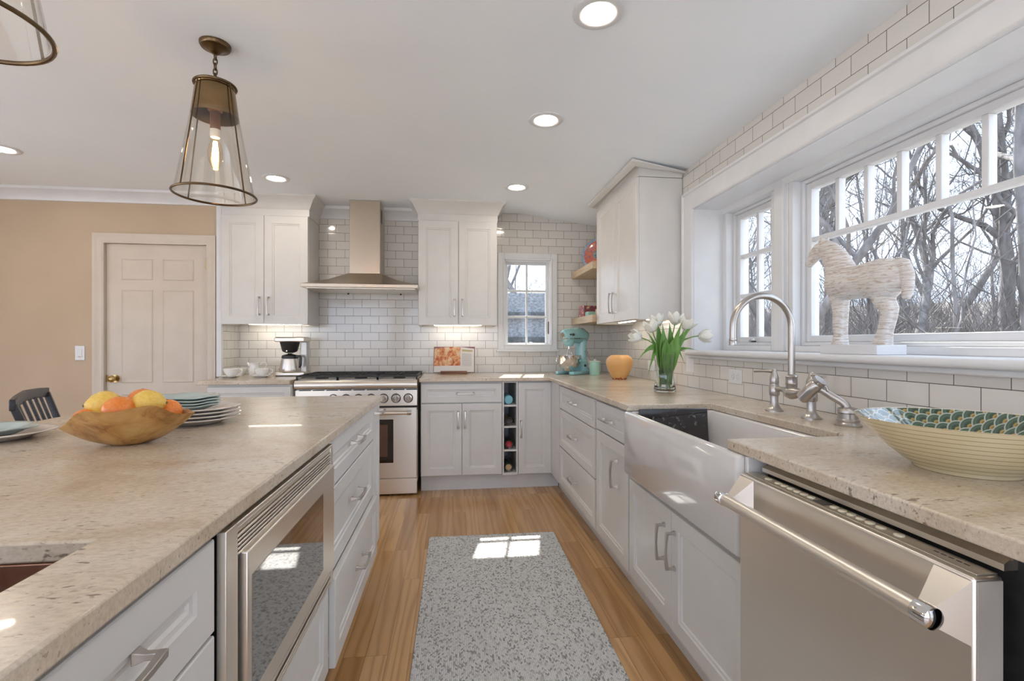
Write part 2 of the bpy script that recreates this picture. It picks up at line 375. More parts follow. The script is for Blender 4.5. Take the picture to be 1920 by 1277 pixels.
def casing(name, x0, x1, z1, wid, y, m, extra=.0):
    b = B(); pr = [(0, y), (0, y-.012), (.012, y-.018), (.03, y-.014), (wid-.02, y-.020), (wid-.012, y-.026), (wid, y-.026), (wid, y)]
    pts = [(x0, 0), (x0, z1), (x1, z1), (x1, 0)]; offs = [(-1, 0), (-1, 1), (1, 1), (1, 0)]
    rows = [[b.bm.verts.new((p[0]+o[0]*q, yy, p[1]+o[1]*q)) for q, yy in pr] for p, o in zip(pts, offs)]
    for A, D in zip(rows, rows[1:]):
        for j in range(len(pr)): b._f([A[j], A[(j+1) % len(pr)], D[(j+1) % len(pr)], D[j]])
    return st(b.build(name, m))
casing('trim_3', -2.79, -2.018, 2.0, .076, 4.281, M['doorp'])
# door jamb
st(B().box(-2.802, -2.790, 4.281, 4.40, 0, 2.0).box(-2.018, -2.006, 4.281, 4.40, 0, 2.0).box(-2.8, -2.008, 4.281, 4.40, 2.0, 2.012).box(-2.8, -2.008, 4.36, 4.40, 0, 2.0).build('trim_4', M['doorp'], smooth=False))
# ---- window_1: small back casement ----
wy = 4.57
f = st(B().box(BW[0]-.001, BW[0]+.014, wy-.005, wy+.12, BW[2], BW[3]).box(BW[1]-.014, BW[1]+.001, wy-.005, wy+.12, BW[2], BW[3]).box(BW[0], BW[1], wy-.005, wy+.12, BW[3]-.014, BW[3]+.001).box(BW[0], BW[1], wy-.005, wy+.12, BW[2]-.001, BW[2]+.012).build('window_1', M['trim'], bevel=.002))
b = B(); pr = .020
def framebox(b, a0, a1, z0, z1, wd, p0, p1, ax):
    for (c, d_, e, g) in ((a0, a0+wd, z0, z1), (a1-wd, a1, z0, z1), (a0+wd, a1-wd, z1-wd, z1), (a0+wd, a1-wd, z0, z0+wd)):
        if ax == 'y': b.box(c, d_, p0, p1, e, g)
        else: b.box(p0, p1, c, d_, e, g)
framebox(b, BW[0]+.012, BW[1]-.012, BW[2]+.010, BW[3]-.012, .030, wy+.045, wy+.075, 'y')
b.build('sash', M['trim'], f, bevel=.003)
gx0, gx1, gz0, gz1 = BW[0]+.042, BW[1]-.042, BW[2]+.040, BW[3]-.042
b = B(); cx = (gx0+gx1)/2; b.box(cx-.009, cx+.009, wy+.048, wy+.072, gz0, gz1)
for k in (1, 2):
    z = gz0+(gz1-gz0)*k/3; b.box(gx0, gx1, wy+.0495, wy+.0705, z-.010, z+.010)
b.build('muntins', M['trim'], f, bevel=.002)
B().box(gx0-.005, gx1+.005, wy+.058, wy+.062, gz0-.005, gz1+.005).build('pane', M['pane'], f, smooth=False)
B().box(cx-.04, cx+.05, wy+.02, wy+.045, BW[2]+.012, BW[2]+.03).tube([(cx+.0, wy+.03, BW[2]+.03), (cx+.03, wy+.015, BW[2]+.045), (cx+.05, wy+.012, BW[2]+.04)], .006, 8).build('crank_handle', M['trim'], f, bevel=.003)
B().box(BW[1]-.020, BW[1]-.012, wy+.02, wy+.04, 1.28, 1.40).build('sash_lock', M['black'], f, bevel=.002)
b = B(); framebox(b, .415, .985, 1.12, 2.045, .062, wy-.022, wy+.001, 'y'); framebox(b, .463, .937, 1.168, 1.997, .016, wy-.028, wy+.001, 'y')
st(b.build('trim_5', M['trim'], bevel=.004))
st(B().box(.40, 1.0, wy-.045, wy, 1.112, 1.132).build('trim_6', M['trim'], bevel=.005))
# ---- bay with window_2 (side casement), window_3 (large) and window_4 ----
def bslab(name, *bx): 
    b = B()
    for q in bx: b.box(*q)
    return st(b.build(name, M['trim'], smooth=False))
bslab('trim_7', (1.479, 1.84, BY0-.0, BY1+.0, BZ1-.003, BZ1+.10), (1.479, 1.84, BY1-.003, BY1+.1, BZ0-.1, BZ1-.003), (1.479, 1.84, BY0-.1, BY0+.003, BZ0-.1, BZ1-.003))
st(B().box(1.436, 1.84, BY0-.03, BY1+.045, 1.118, 1.148).build('trim_8', M['trim'], bevel=.013, seg=4))
b = B(); prc = [(0, .0), (0, .016), (.010, .022), (.10, .018), (.106, .026), (.118, .026), (.118, 0)]
pts = [(BY1, 1.148), (BY1, BZ1), (BY0, BZ1), (BY0, 1.148)]; offs = [(1, 0), (1, 1), (-1, 1), (-1, 0)]
rows = [[b.bm.verts.new((1.481-x, p[0]+o[0]*q, p[1]+o[1]*q)) for q, x in prc] for p, o in zip(pts, offs)]
for A, D in zip(rows, rows[1:]):
    for j in range(len(prc)): b._f([A[j], A[(j+1) % len(prc)], D[(j+1) % len(prc)], D[j]])
st(b.build('trim_9', M['trim']))
st(B().box(1.462, 1.482, BY0-.02, BY1+.04, 1.098, 1.12).build('trim_10', M['trim'], bevel=.006))
WX = 1.70
def window(name, y0, y1, cols, hz, label):
    # outer frame
    b = B(); framebox(b, y0, y1, 1.148, BZ1, .030, WX-.03, WX+.10, 'x'); f = st(b.build(name, M['trim'], bevel=.003)); f['label'] = label
    b = B(); framebox(b, y0+.030, y1-.030, 1.178, BZ1-.03, .018, WX+.015, WX+.095, 'x'); framebox(b, y0+.048, y1-.048, 1.196, BZ1-.048, .032, WX+.03, WX+.075, 'x')
    b.build('sash', M['trim'], f, bevel=.004, seg=3)
    g0, g1, a0, a1 = y0+.080, y1-.080, 1.228, BZ1-.080
    b = B()
    for z, top in hz: b.box(WX+.0335, WX+.0715, g0, g1, z-.011, z+.011)
    zt = hz[0][0] if hz[0][1] else a0
    for k in range(1, cols):
        y = g0+(g1-g0)*k/cols; b.box(WX+.035, WX+.070, y-.011, y+.011, zt, a1)
    b.build('muntins', M['trim'], f, bevel=.003)
    B().box(WX+.050, WX+.055, g0-.005, g1+.005, a0-.005, a1+.005).build('pane', M['pane'], f, smooth=False)
    return f
f2 = window('window_2', 2.36, 2.846, 2, [(1.475, False), (1.715, False)], 'narrow casement window left of the large window')
B().box(WX+.0, WX+.03, 2.57, 2.66, 1.178, 1.196).tube([(WX+.01, 2.64, 1.20), (WX-.005, 2.61, 1.215), (WX-.01, 2.57, 1.212)], .007, 8).build('crank_handle', M['trim'], f2, bevel=.004)
B().box(WX+.0, WX+.01, 2.575, 2.61, 1.197, 1.205).build('crank_knob', M['black'], f2, bevel=.002)
window('window_3', .70, 2.255, 9, [(1.695, True)], 'large window with a row of small panes along its top')
window('window_4', .265, .66, 2, [(1.475, False), (1.715, False)], 'narrow casement window near the camera')
b = B()
for y0, y1 in ((2.255, 2.36), (.655, .70)): b.box(WX-.035, WX+.14, y0, y1, 1.148, BZ1)
b.box(WX-.05, WX-.03, 2.272, 2.342, 1.148, BZ1)
for y0, y1 in ((2.846, 2.86), (.25, .27)): b.box(WX-.03, WX+.14, y0, y1, 1.148, BZ1)
st(b.build('trim_11', M['trim'], bevel=.004))
st(B().sweep([(WX-.03, BY0), (WX-.03, BY1)], [(0, BZ1-.0), (0, BZ1-.03), (.008, BZ1-.03), (.02, BZ1-.008), (.026, BZ1)], outward=-1).build('trim_12', M['trim']))
# ---------------- cabinets ----------------
def front(w0, w1, z0, z1, parent, kind='door', fr=.058, handle=None, m=None, y=0, hl=.128):
    """one door or drawer front with its pull; handle = ('v'|'h', x, z)"""
    b = B(); b.rings(w0, w1, z0, z1, [(0, y+.002), (.002, y), (fr, y), (fr+.004, y+.004), (fr+.012, y+.0055), (fr+.016, y+.010)], y+.02)
    o = b.build(kind, m or M['cab'], parent, sharp=25)
    if handle: pull(o, *handle, hl, y)
    return o
def pull(parent, d, x, z, L=.128, y=0, nm='handle'):
    b = B(); h = L/2
    def P(t, yy, s): return (x+(t if d == 'h' else s), yy, z+(t if d == 'v' else s))
    for s in (-1, 1):
        b.tube([P(s*h, y+.001, 0), P(s*h, y-.004, 0), P(s*h, y-.012, 0), P(s*h, y-.032, 0)], [.012, .0105, .0065, .0065], 4)
    b.tube([P(-h-.004, y-.030, 0), P(-h*.5, y-.034, 0), P(0, y-.0355, 0), P(h*.5, y-.034, 0), P(h+.004, y-.030, 0)], [.0078, .0066, .0062, .0066, .0078], 4)
    return b.build(nm, M['nickel'], parent, bevel=.0012)
def cabinet(name, label, cat, loc, rz, w_, z0, z1, depth, fronts, group=None, toe=True, gap=.004, m=None, body=True):
    t = thing(name, label, cat, loc, rz, group)
    if body: B().box(0, w_, .021, depth, z0, z1).build('body', m or M['cab'], t, bevel=.0015)
    if toe: B().box(0, w_, .075, .095, 0, z0+.001).build('toe_board', M['toe'], t)
    for f in fronts: front(f[1], f[2], f[3], f[4], t, f[0], handle=f[5] if len(f) > 5 else None, fr=f[6] if len(f) > 6 else .055, y=f[7] if len(f) > 7 else 0)
    return t
HB = 'base cabinets along the walls'
# back run (faces the camera)
cabinet('base_cabinet', 'white base cabinet with one drawer over two doors, right of the range', 'cabinet', (-.258, 3.91, 0), 0, .652, .125, .882, .655,
        [('drawer', .004, .648, .716, .868, ('h', .355, .79), .045), ('door', .004, .325, .135, .708, ('v', .296, .58)), ('door', .329, .648, .135, .708, ('v', .352, .58))], HB)
cabinet('base_cabinet', 'narrow tall white door cabinet in the corner beside the wine rack', 'cabinet', (.52, 3.91, 0), 0, .28, .125, .882, .655,
        [('door', .003, .276, .130, .872, ('v', .026, .495))], HB)
cabinet('base_cabinet', 'white base cabinet left of the range under the coffee maker', 'cabinet', (-1.80, 3.81, 0), 0, .595, .125, .882, .755,
        [('drawer', .004, .591, .716, .868, None, .045), ('door', .004, .296, .135, .708), ('door', .300, .591, .135, .708)], HB)
# wine rack
t = thing('wine_rack', 'narrow open wine cubby with four shelves between the base cabinets', 'wine rack', (.394, 3.905, 0))
B().box(0, .012, 0, .6, .125, .882).box(.114, .126, 0, .6, .125, .882).box(.012, .114, .585, .6, .125, .882).box(.012, .114, 0, .59, .125, .143).box(.012, .114, 0, .59, .872, .882).build('body', M['cab'], t, bevel=.0015)
for z in (.323, .513, .685): B().box(.012, .114, .002, .585, z-.007, z+.007).build('shelf', M['cab'], t, bevel=.0015)
B().box(0, .126, .08, .1, 0, .125).build('toe_board', M['toe'], t)
def wine(x, z, label, capcol, glasscol, end='neck'):
    t = thing('wine_bottle', label, 'bottle', (x, 3.93, z), 0, 'bottles in the wine cubby')
    gm = mat('bottle_glass_'+label[:6], glasscol, .12, 0, Coat_Weight=1.0); cm = noisy('capsule_'+label[:6], capcol, tuple(c*.8 for c in capcol), .35, 60)
    Mx = Matrix.Rotation(-PI/2, 4, 'X')   # local z -> +y
    B().lathe([(0, .014), (.016, .012), (.028, .002), (.033, 0), (.0365, .004), (.0375, .010), (.0375, .190), (.033, .215), (.018, .25), (.0145, .27), (.0145, .33), (0, .33)], n=32, M=Mx).build('bottle_body', gm, t)
    B().lathe([(0, .0085), (.012, .0085), (.021, .007), (.0245, .003), (.0255, .0045), (.022, .0095)], n=28, M=Mx).build('end_disc', cm, t)
    return t
wine(.444, .520+.038, 'dark wine bottle with black foil, second from the top of the cubby', (.03, .025, .025), (.02, .012, .008))
wine(.450, .330+.038, 'dark wine bottle with a red foil top, third shelf of the cubby', (.45, .02, .03), (.012, .008, .012))
wine(.446, .143+.0385, 'dark wine bottle with a tan cork coloured top, lowest in the cubby', (.55, .40, .22), (.008, .02, .02))
Mx = Matrix.Rotation(-PI/2, 4, 'X')
t = thing('canister', 'round turquoise canister lying in the top slot of the wine cubby', 'canister', (.448, 3.935, .692+.038))
B().lathe([(0, .012), (.036, .012), (.037, .015), (.037, .20), (0, .20)], n=32, M=Mx).build('canister_body', noisy('turquoise_tin', (.10, .33, .42), (.12, .38, .47), .35, 20), t)
B().lathe([(0, 0), (.031, 0), (.034, .003), (.034, .012), (.029, .013), (.027, .006), (0, .006)], n=32, M=Mx).build('lid', noisy('turquoise_lid', (.20, .50, .58), (.22, .54, .62), .35, 20), t)
# right run (faces left): local x runs toward the camera
rr = -PI/2
cabinet('drawer_base', 'white three drawer base cabinet on the right wall nearest the corner', 'cabinet', (.80, 3.63, 0), rr, .950, .125, .882, .67,
        [('drawer', .012, .932, .704, .870, ('h', .455, .789), .045), ('drawer', .012, .932, .418, .697, ('h', .455, .562), .05), ('drawer', .012, .932, .132, .411, ('h', .455, .272), .05)], HB)
cabinet('base_cabinet', 'narrow white base cabinet with drawer over door, left of the sink', 'cabinet', (.80, 2.678, 0), rr, .525, .125, .882, .67,
        [('drawer', .016, .512, .714, .868, ('h', .225, .789), .045), ('door', .016, .512, .132, .706, ('v', .366, .548))], HB)
cabinet('sink_base', 'white two door cabinet under the farmhouse sink', 'cabinet', (.80, 2.150, 0), rr, .912, .125, .596, .67,
        [('door', .004, .433, .132, .570, ('v', .380, .435)), ('door', .437, .908, .132, .570, ('v', .466, .435))], HB)
B().box(.797, .83, 3.632, 3.918, .125, .882).build('corner_filler', M['cab'], bevel=.002)
tag(bpy.data.objects['corner_filler'], 'white filler panel closing the inside corner of the base cabinets', 'panel')
B().box(.875, .895, 3.632, 3.985, 0, .124).box(.80, .87, 3.985, 4.005, 0, .124).build('toe_kick', M['toe']); tag(bpy.data.objects['toe_kick'], 'white toe board in the inside corner under the filler panel', 'panel')
B().box(.785, 1.46, 1.219, 1.233, .0, .884).build('filler_panel', M['cab'], bevel=.002); tag(bpy.data.objects['filler_panel'], 'narrow white panel between the sink and the dishwasher', 'panel')
# upper cabinets
UP = 'wall cabinets'
def upper(name, label, loc, rz, w_, z0, z1, depth, split, hz, crownpath, ctop, clampx=False, hl=.14):
    t = thing(name, label, 'cabinet', loc, rz, UP)
    B().box(.016, w_-.016, .021, depth, z0+.022, z1).box(0, .016, .021, depth, z0, z1).box(w_-.016, w_, .021, depth, z0, z1).build('body', M['cab'], t, bevel=.0015)
    front(.003, split-.0015, z0+.003, z1-.003, t, 'door', .062, ('v', split-.036, hz), hl=hl)
    front(split+.0015, w_-.003, z0+.003, z1-.003, t, 'door', .062, ('v', split+.036, hz), hl=hl)
    b = B(); za = z1+.001
    prof = [(.001, za), (.004, za), (.004, za+.056), (.010, za+.060), (.016, za+.075), (.045, ctop-.035), (.066, ctop-.018), (.072, ctop-.012), (.072, ctop+.004), (.001, ctop+.004)]
    b.sweep(crownpath, prof, outward=1)
    if clampx:
        for v in b.bm.verts:
            X = loc[0]+v.co.y; v.co.z = min(v.co.z, ceilz(X)+.004)
    b.build('crown_moulding', M['cab'], t)
    return t
# path runs so that outward (d.y,-d.x) points out of the cabinet
u1 = upper('wall_cabinet', 'white two door wall cabinet left of the range hood', (-1.89, 4.235, 0), 0, .686, 1.345, 2.252, .33, .335, 1.50, [(0, .02), (.686, .02), (.686, .33)], CZ)
u2 = upper('wall_cabinet', 'white two door wall cabinet between the hood and the small window', (-.300, 4.235, 0), 0, .682, 1.345, 2.252, .33, .344, 1.50, [(0, .33), (0, .02), (.682, .02), (.682, .33)], CZ)
u3 = upper('wall_cabinet', 'white wall cabinet on the window wall above the tulips', (1.165, 3.87, 0), rr, .870, 1.345, 2.262, .312, .445, 1.485, [(0, .31), (0, .02), (.870, .02), (.870, .31)], 2.345, True)
def strip(label, loc, rz, L):
    t = thing('under_cabinet_light', label, 'light', loc, rz, 'under cabinet light strips')
    B().box(-L/2, L/2, -.016, .016, .004, .012).build('housing', M['trim'], t)
    B().box(-L/2+.01, L/2-.01, -.010, .010, .0, .004).build('diffuser', M['strip'], t, smooth=False)
strip('slim lit strip under the cabinet left of the hood', (-1.54, 4.45, 1.354), 0, .45)
strip('slim lit strip under the cabinet beside the small window', (.04, 4.45, 1.354), 0, .45)
strip('slim lit strip under the window wall cabinet, far one', (1.33, 3.62, 1.354), PI/2, .34)
strip('slim lit strip under the window wall cabinet, near one', (1.36, 3.16, 1.354), PI/2, .26)
# ---------------- countertops ----------------
ct = B().prism([(-.268, 3.88), (.775, 3.88), (.775, 2.105), (1.178, 2.105), (1.178, 1.345), (1.165, 1.318), (.783, 1.318), (.783, .30), (1.479, .30), (1.479, 4.569), (-.268, 4.569)], .885, .915).build('countertop', M['granite'], bevel=.004)
tag(ct, 'L shaped pale granite countertop running from the range around to the sink wall', 'countertop')
ct = B().prism([(-1.86, 3.785), (-1.207, 3.785), (-1.207, 4.569), (-1.899, 4.569), (-1.899, 4.2745), (-1.86, 4.2745)], .885, .915).build('countertop', M['granite'], bevel=.004)
tag(ct, 'short pale granite countertop under the coffee maker, left of the range', 'countertop')
# ---------------- island ----------------
b = B(); bm_ = b.bm
xs = [-1.467, -.95, -.4995, -.373]; ys = [-.6, .30, .746, 2.645]
def solid(i, j): return 0 <= i < 3 and 0 <= j < 3 and not (i == 1 and j == 1)
vv = {}
def V(i, j, z):
    if (i, j, z) not in vv: vv[(i, j, z)] = bm_.verts.new((xs[i], ys[j], z))
    return vv[(i, j, z)]
for i in range(3):
    for j in range(3):
        if not solid(i, j): continue
        for z in (.885, .915): b._f([V(i, j, z), V(i+1, j, z), V(i+1, j+1, z), V(i, j+1, z)])
        for (di, dj, p, q) in ((-1, 0, (i, j), (i, j+1)), (1, 0, (i+1, j), (i+1, j+1)), (0, -1, (i, j), (i+1, j)), (0, 1, (i, j+1), (i+1, j+1))):
            if not solid(i+di, j+dj): b._f([V(*p, .885), V(*q, .885), V(*q, .915), V(*p, .915)])
ict = b.build('island_countertop', M['granite'], bevel=.004)
tag(ict, 'large pale granite island countertop with a prep sink cutout', 'countertop')
cop = noisy('hammered_copper', (.30, .15, .09), (.38, .20, .13), .38, 40, metal=.85, bump=.3)
b = B(); s0 = [(-.96, .29), (-.485, .29), (-.485, .756), (-.96, .756)]
b.box(-.965, -.955, .285, .761, .70, .884).box(-.492, -.482, .285, .761, .70, .884).box(-.955, -.492, .285, .295, .70, .884).box(-.955, -.492, .751, .761, .70, .884).box(-.955, -.492, .295, .751, .70, .708)
tag(b.build('prep_sink', cop, bevel=.003), 'copper prep sink set under the island countertop', 'sink')
ri = PI/2; IX = -.385
# wide bank beside the prep sink
IG = 'island cabinets'
t = cabinet('island_cabinet', 'near white island drawer cabinet left of the microwave', 'cabinet', (IX, .10, 0), ri, .745, .160, .884, .093,
        [('drawer', .01, .742, .722, .872, ('h', .480, .808), .055), ('drawer', .01, .742, .445, .715, ('h', .72-.10, .64), .05), ('drawer', .01, .742, .170, .438, ('h', .548, .33), .05)], IG, toe=False)
cabinet('island_cabinet', 'white three drawer island cabinet right of the microwave with its lowest drawer ajar', 'cabinet', (IX, 1.575, 0), ri, .845, .160, .884, .62,
        [('drawer', .003, .842, .728, .880, ('h', .395, .812), .05), ('drawer', .003, .842, .458, .721, ('h', .395, .60), .055), ('drawer', .003, .842, .172, .451, ('h', .395, .335), .055, -.018)], IG, toe=False)
cabinet('island_cabinet', 'narrow white pull out at the far end of the island', 'cabinet', (IX, 2.425, 0), ri, .195, .160, .884, .62,
        [('door', .003, .192, .172, .880, ('h', .10, .845), .04)], IG, toe=False)
cabinet('island_cabinet', 'white island drawer below the built in microwave', 'cabinet', (IX, .850, 0), ri, .720, .160, .448, .62,
        [('drawer', .003, .717, .172, .444, None, .055)], IG, toe=False)
B().box(-1.16, -.47, .852, 2.62, 0, .159).box(-1.16, -.50, .12, .852, 0, .159).box(-1.16, -1.01, .12, 2.62, .161, .884).build('island_plinth', M['toe'])
tag(bpy.data.objects['island_plinth'], 'recessed white plinth and back panel under the island', 'plinth')
# ---------------- microwave in island: local x -> +Y, local -y -> +X ----------------
mw = thing('microwave', 'built in stainless microwave in the island side', 'microwave', (IX+.001, .853, 0), ri)
Z0, Z1, W = .452, .878, .716
B().box(.03, W-.03, .004, .50, Z0+.01, Z1-.01).build('body', M['gap'], mw)
b = B(); b.box(0, .044, -.012, .004, Z0, Z1).box(W-.03, W, -.012, .004, Z0, Z1).box(.044, W-.03, -.012, .004, Z1-.008, Z1)
b.build('trim_kit', M['steelx'], mw, bevel=.0015)
B().box(.044, W-.03, -.010, .004, Z1-.020, Z1-.008).build('top_strip', M['steelx'], mw, bevel=.003)
for k in range(5):
    z = Z1-.0205-.0075*k; B().box(.044, W-.03, -.013, -.002, z-.0055, z-.0012).xf(Matrix.Identity(4)).build('vent_slat', M['steelx'], mw, bevel=.001)
b = B(); b.box(.044, .056, -.006, .004, Z0+.055, Z1-.062).build('recess', M['gap'], mw)
dx0, dx1, dz0, dz1 = .056, W-.035, .515, .822
b = B(); gx0_, gx1_, gz0_, gz1_ = .068+.0, .545, .562, .772
# door frame with window hole
b.box(dx0, dx1, -.024, .003, dz0, dz1)
dr = b.build('door', M['steelx'], mw, bevel=.003)
mg = mat('dark_mirror_glass', (.02, .018, .018), .03, 0, Coat_Weight=1.0, Specular_IOR_Level=1.0, IOR=2.2)
B().box(gx0_+.004, gx1_+.008, -.0248, -.012, gz0_-.002, gz1_+.002).build('door_window', mg, dr, smooth=False)
for k in range(4):
    z = .507-.014*k; B().box(.044, W-.03, -.014+.002*(k % 2), -.002, z-.010, z-.002).build('vent_slat', M['steelx'], mw, bevel=.001)
# ---------------- farmhouse sink ----------------
b = B(); X0, X1, Y0, Y1, ZB, ZT = .765, 1.20, 1.238, 2.125, .602, .884
th = .022; oo = [(X0, Y0), (X1, Y0), (X1, Y1), (X0, Y1)]
def ring4(x0, x1, y0, y1, z, r, n=5):
    pts = []
    for cx_, cy_, a0 in ((x1-r, y1-r, 0), (x0+r, y1-r, PI/2), (x0+r, y0+r, PI), (x1-r, y0+r, 1.5*PI)):
        for k in range(n): a = a0+PI/2*k/(n-1); pts.append(b.bm.verts.new((cx_+r*math.cos(a), cy_+r*math.sin(a), z)))
    return pts
def loft(rows, cap0=True, cap1=True):
    for A, D in zip(rows, rows[1:]):
        n = len(A)
        for k in range(n): b._f([A[k], A[(k+1) % n], D[(k+1) % n], D[k]])
    if cap0: b._f(rows[0][::-1])
    if cap1: b._f(rows[-1])
loft([ring4(X0+.01, X1-.01, Y0+.01, Y1-.01, ZB, .010), ring4(X0, X1, Y0, Y1, ZB+.012, .014), ring4(X0, X1, Y0, Y1, ZT-.008, .014), ring4(X0+.006, X1-.006, Y0+.006, Y1-.006, ZT, .014),
      ring4(X0+.024, X1-.028, Y0+.024, Y1-.024, ZT, .018), ring4(X0+.028, X1-.034, Y0+.028, Y1-.028, ZT-.008, .02), ring4(X0+.034, X1-.04, Y0+.036, Y1-.036, ZB+.07, .035), ring4(X0+.06, X1-.07, Y0+.07, Y1-.07, ZB+.04, .035)])
sk = b.build('farmhouse_sink', M['fireclay'], sharp=50); tag(sk, 'white apron front farmhouse sink under the window', 'sink')
bd = noisy('speckled_black_glass', (.006, .008, .014), (.14, .14, .16), .08, 45, detail=8, Coat_Weight=1.0)
n = N(bd); 
rp = [x for x in bd.node_tree.nodes if x.type == 'VALTORGB'][0]; rp.color_ramp.elements[0].position = .60; rp.color_ramp.elements[1].position = .72
cbd = B().box(.815, 1.135, -.006, .006, 0, .245).build('cutting_board', [bd], bevel=.004)
cbd.location = (0, 2.045, .655); cbd.rotation_euler = (-.10, 0, 0)
tag(cbd, 'black speckled board standing against the far inner end of the sink', 'cutting board')
# ---------------- dishwasher ----------------
dw = thing('dishwasher', 'stainless dishwasher with bar handle, door slightly open', 'dishwasher', (.76, 1.216, 0), rr)
W = .588
b = B().box(.008, W+.012, .075, .60, .10, .870); b.build('tub', M['gap'], dw)
b = B().box(.0, W, 0, .050, .115, .844); dd = b.build('door', [M['steelx']], dw, bevel=.004)
B().box(W, W+.0012, .006, .048, .118, .838).build('lit_edge_strip', noisy('satin_lit_edge', (.42, .38, .34), (.50, .46, .41), .55, 9, metal=.3), dd)  # added strip, pale and less metallic so the door side looks lit
B().box(.006, W-.006, .012, .048, .8442, .8465).build('control_strip', mat('satin_control_strip', (.50, .46, .38), .35, .8), dd, bevel=.0008)
bm1 = noisy('button_cream', (.72, .66, .50), (.76, .70, .54), .3, 30)
xs_ = [.115, .150, .180, .210, .240, .270, .300, .395, .425, .455, .485, .52]
for x in [.075, .112, .134, .156, .178, .200, .222, .288, .310, .332, .354, .376, .40, .437]:
    B().lathe([(0, 0), (.0085, 0), (.0085, .0018), (.007, .0026), (0, .0026)], (x, .031, .8465), 14).build('button', bm1, dd)
B().box(.240, .272, .020, .042, .8466, .8474).build('display', M['black'], dd)
b = B()
for k in range(5): b.box(.50+.012*k, .508+.012*k, .030, .033, .8466, .8470)
b.build('printed_marks', M['black'], dd)
B().sweep([(.02, .050), (W-.0, .050)], [(-.001, .852), (-.001, .862), (-.010, .868), (-.016, .866), (-.022, .872), (-.030, .872), (-.030, .852)], outward=1).build('inner_lip', M['steelx'], dw)
for s, x in ((1, .030), (-1, W-.032)):
    # flared bracket behind the bar
    bb = B(); yb = 0
    q0 = [(x-.028, 0, .838), (x+.030, 0, .838), (x+.030, 0, .742), (x-.028, 0, .742)]
    q1 = [(x-.010, -.050, .790), (x+.012, -.050, .790), (x+.012, -.050, .768), (x-.010, -.050, .768)]
    a = [bb.bm.verts.new(p) for p in q0]; c = [bb.bm.verts.new(p) for p in q1]
    for i in range(4): bb._f([a[i], a[(i+1) % 4], c[(i+1) % 4], c[i]])
    bb._f(c); bb._f(a[::-1]); bb.build('handle_bracket', M['steelx'], dd, sharp=20)
hz_, hy_ = .785, -.060
hd = B().cyl((.03, hy_, hz_), (W-.03, hy_, hz_), .0150, n=28).build('handle_bar', M['steely'], dd)
for x0, x1 in ((.003, .032), (W-.032, W-.003)):
    mid = (x0+x1)/2; e = x0 if x0 < .1 else x1; i_ = x1 if x0 < .1 else x0
    B().tube([(i_, hy_, hz_), (i_+(e-i_)*.05, hy_, hz_), (i_+(e-i_)*.15, hy_, hz_), (i_+(e-i_)*.75, hy_, hz_), (i_+(e-i_)*.92, hy_, hz_), (e, hy_, hz_), (e+(e-i_)*.06, hy_, hz_)], [.0152, .0178, .0178, .0178, .0165, .0120, .004], 28).build('end_cap', M['chrome'], hd)
B().box(.86, 1.46, .32, .45, .10, .86).build('gap_shade_box', M['gap']); tag(bpy.data.objects['gap_shade_box'], 'black box painted as the shaded gap at the near end of the sink run', 'cabinet')  # solid near-black block stands for the shade in the open gap
# ---------------- range ----------------
rg = thing('range', 'stainless gas range with black cast iron grates and round knobs', 'range', (-.7375, 3.86, 0))
hw = .457
B().box(-hw, hw, .03, .66, .10, .900).build('body', M['steelz'], rg, bevel=.002)
B().sweep([(-hw, .035), (hw, .035)], [(0, .838), (.030, .838), (.052, .846), (.060, .866), (.056, .888), (.040, .904), (0, .907)], outward=1).build('bullnose', M['steelx'], rg)
B().box(-hw, hw, .035, .655, .898, .910).build('cooktop', M['steelx'], rg, bevel=.002)
B().box(-hw, hw, .60, .66, .905, .935).build('back_guard', M['steelx'], rg, bevel=.003)
B().box(-hw, hw, .002, .03, .705, .832).build('control_panel', M['steelx'], rg, bevel=.002)
b = B(); 
for k in range(9): b.box(-hw+.03+.1*k, -hw+.115+.1*k, .0, .012, .828, .834)
b.build('vent_slots', M['gap'], rg)
for k in range(7):
    x = .3885-.094*k-.0
    kb = B(); Mk = Matrix.Rotation(PI/2, 4, 'X')
    kb.lathe([(.031, 0), (.031, .006), (.028, .009), (.024, .009), (.0235, .028), (.021, .032), (0, .032)], (x, .002, .764), 28, Mk)
    kn = kb.build('knob', M['chrome'], rg); B().lathe([(.0235, .0005), (.037, .0005), (.037, .002), (.0235, .002)], (x, .002, .764), 28, Mk).build('bezel', M['black'], kn); B().box(x-.0045, x+.0045, -.0345, -.028, .742, .786).build('pointer', M['chrome'], kn, bevel=.001)
B().box(-hw, hw, .006, .05, .672, .703).build('recess', M['gap'], rg)
od = B().rings(-hw+.003, hw-.003, .142, .690, [(0, .004), (.004, 0)], .03).build('oven_door', M['steelx'], rg, sharp=25)
B().box(-.245, .275, -.003, .001, .262, .600).build('window_frame', M['blackoven'], od, bevel=.001)
B().box(-.20, .232, -.0045, -.002, .310, .560).build('window_glass', mat('oven_window_tint', (.10, .045, .03), .06, 0, Coat_Weight=1.0), od, smooth=False)
b = B(); b.cyl((-.41, -.055, .655), (.415, -.055, .655), .0125, n=20); hb = b.build('handle', M['steelx'], od)
for x in (-.40, .402): B().cyl((x, .002, .655), (x, -.05, .655), .010, n=16).cyl((x-.016, -.055, .655), (x+.016, -.055, .655), .016, n=20).build('handle_bracket', M['chrome'], hb)
B().box(-hw+.002, hw-.002, .004, .03, .018, .134).build('kick_panel', M['steelx'], rg, bevel=.002)
for x in (-.40, .40): B().cyl((x, .10, 0), (x, .10, .1), .02, n=12).build('foot', M['black'], rg)
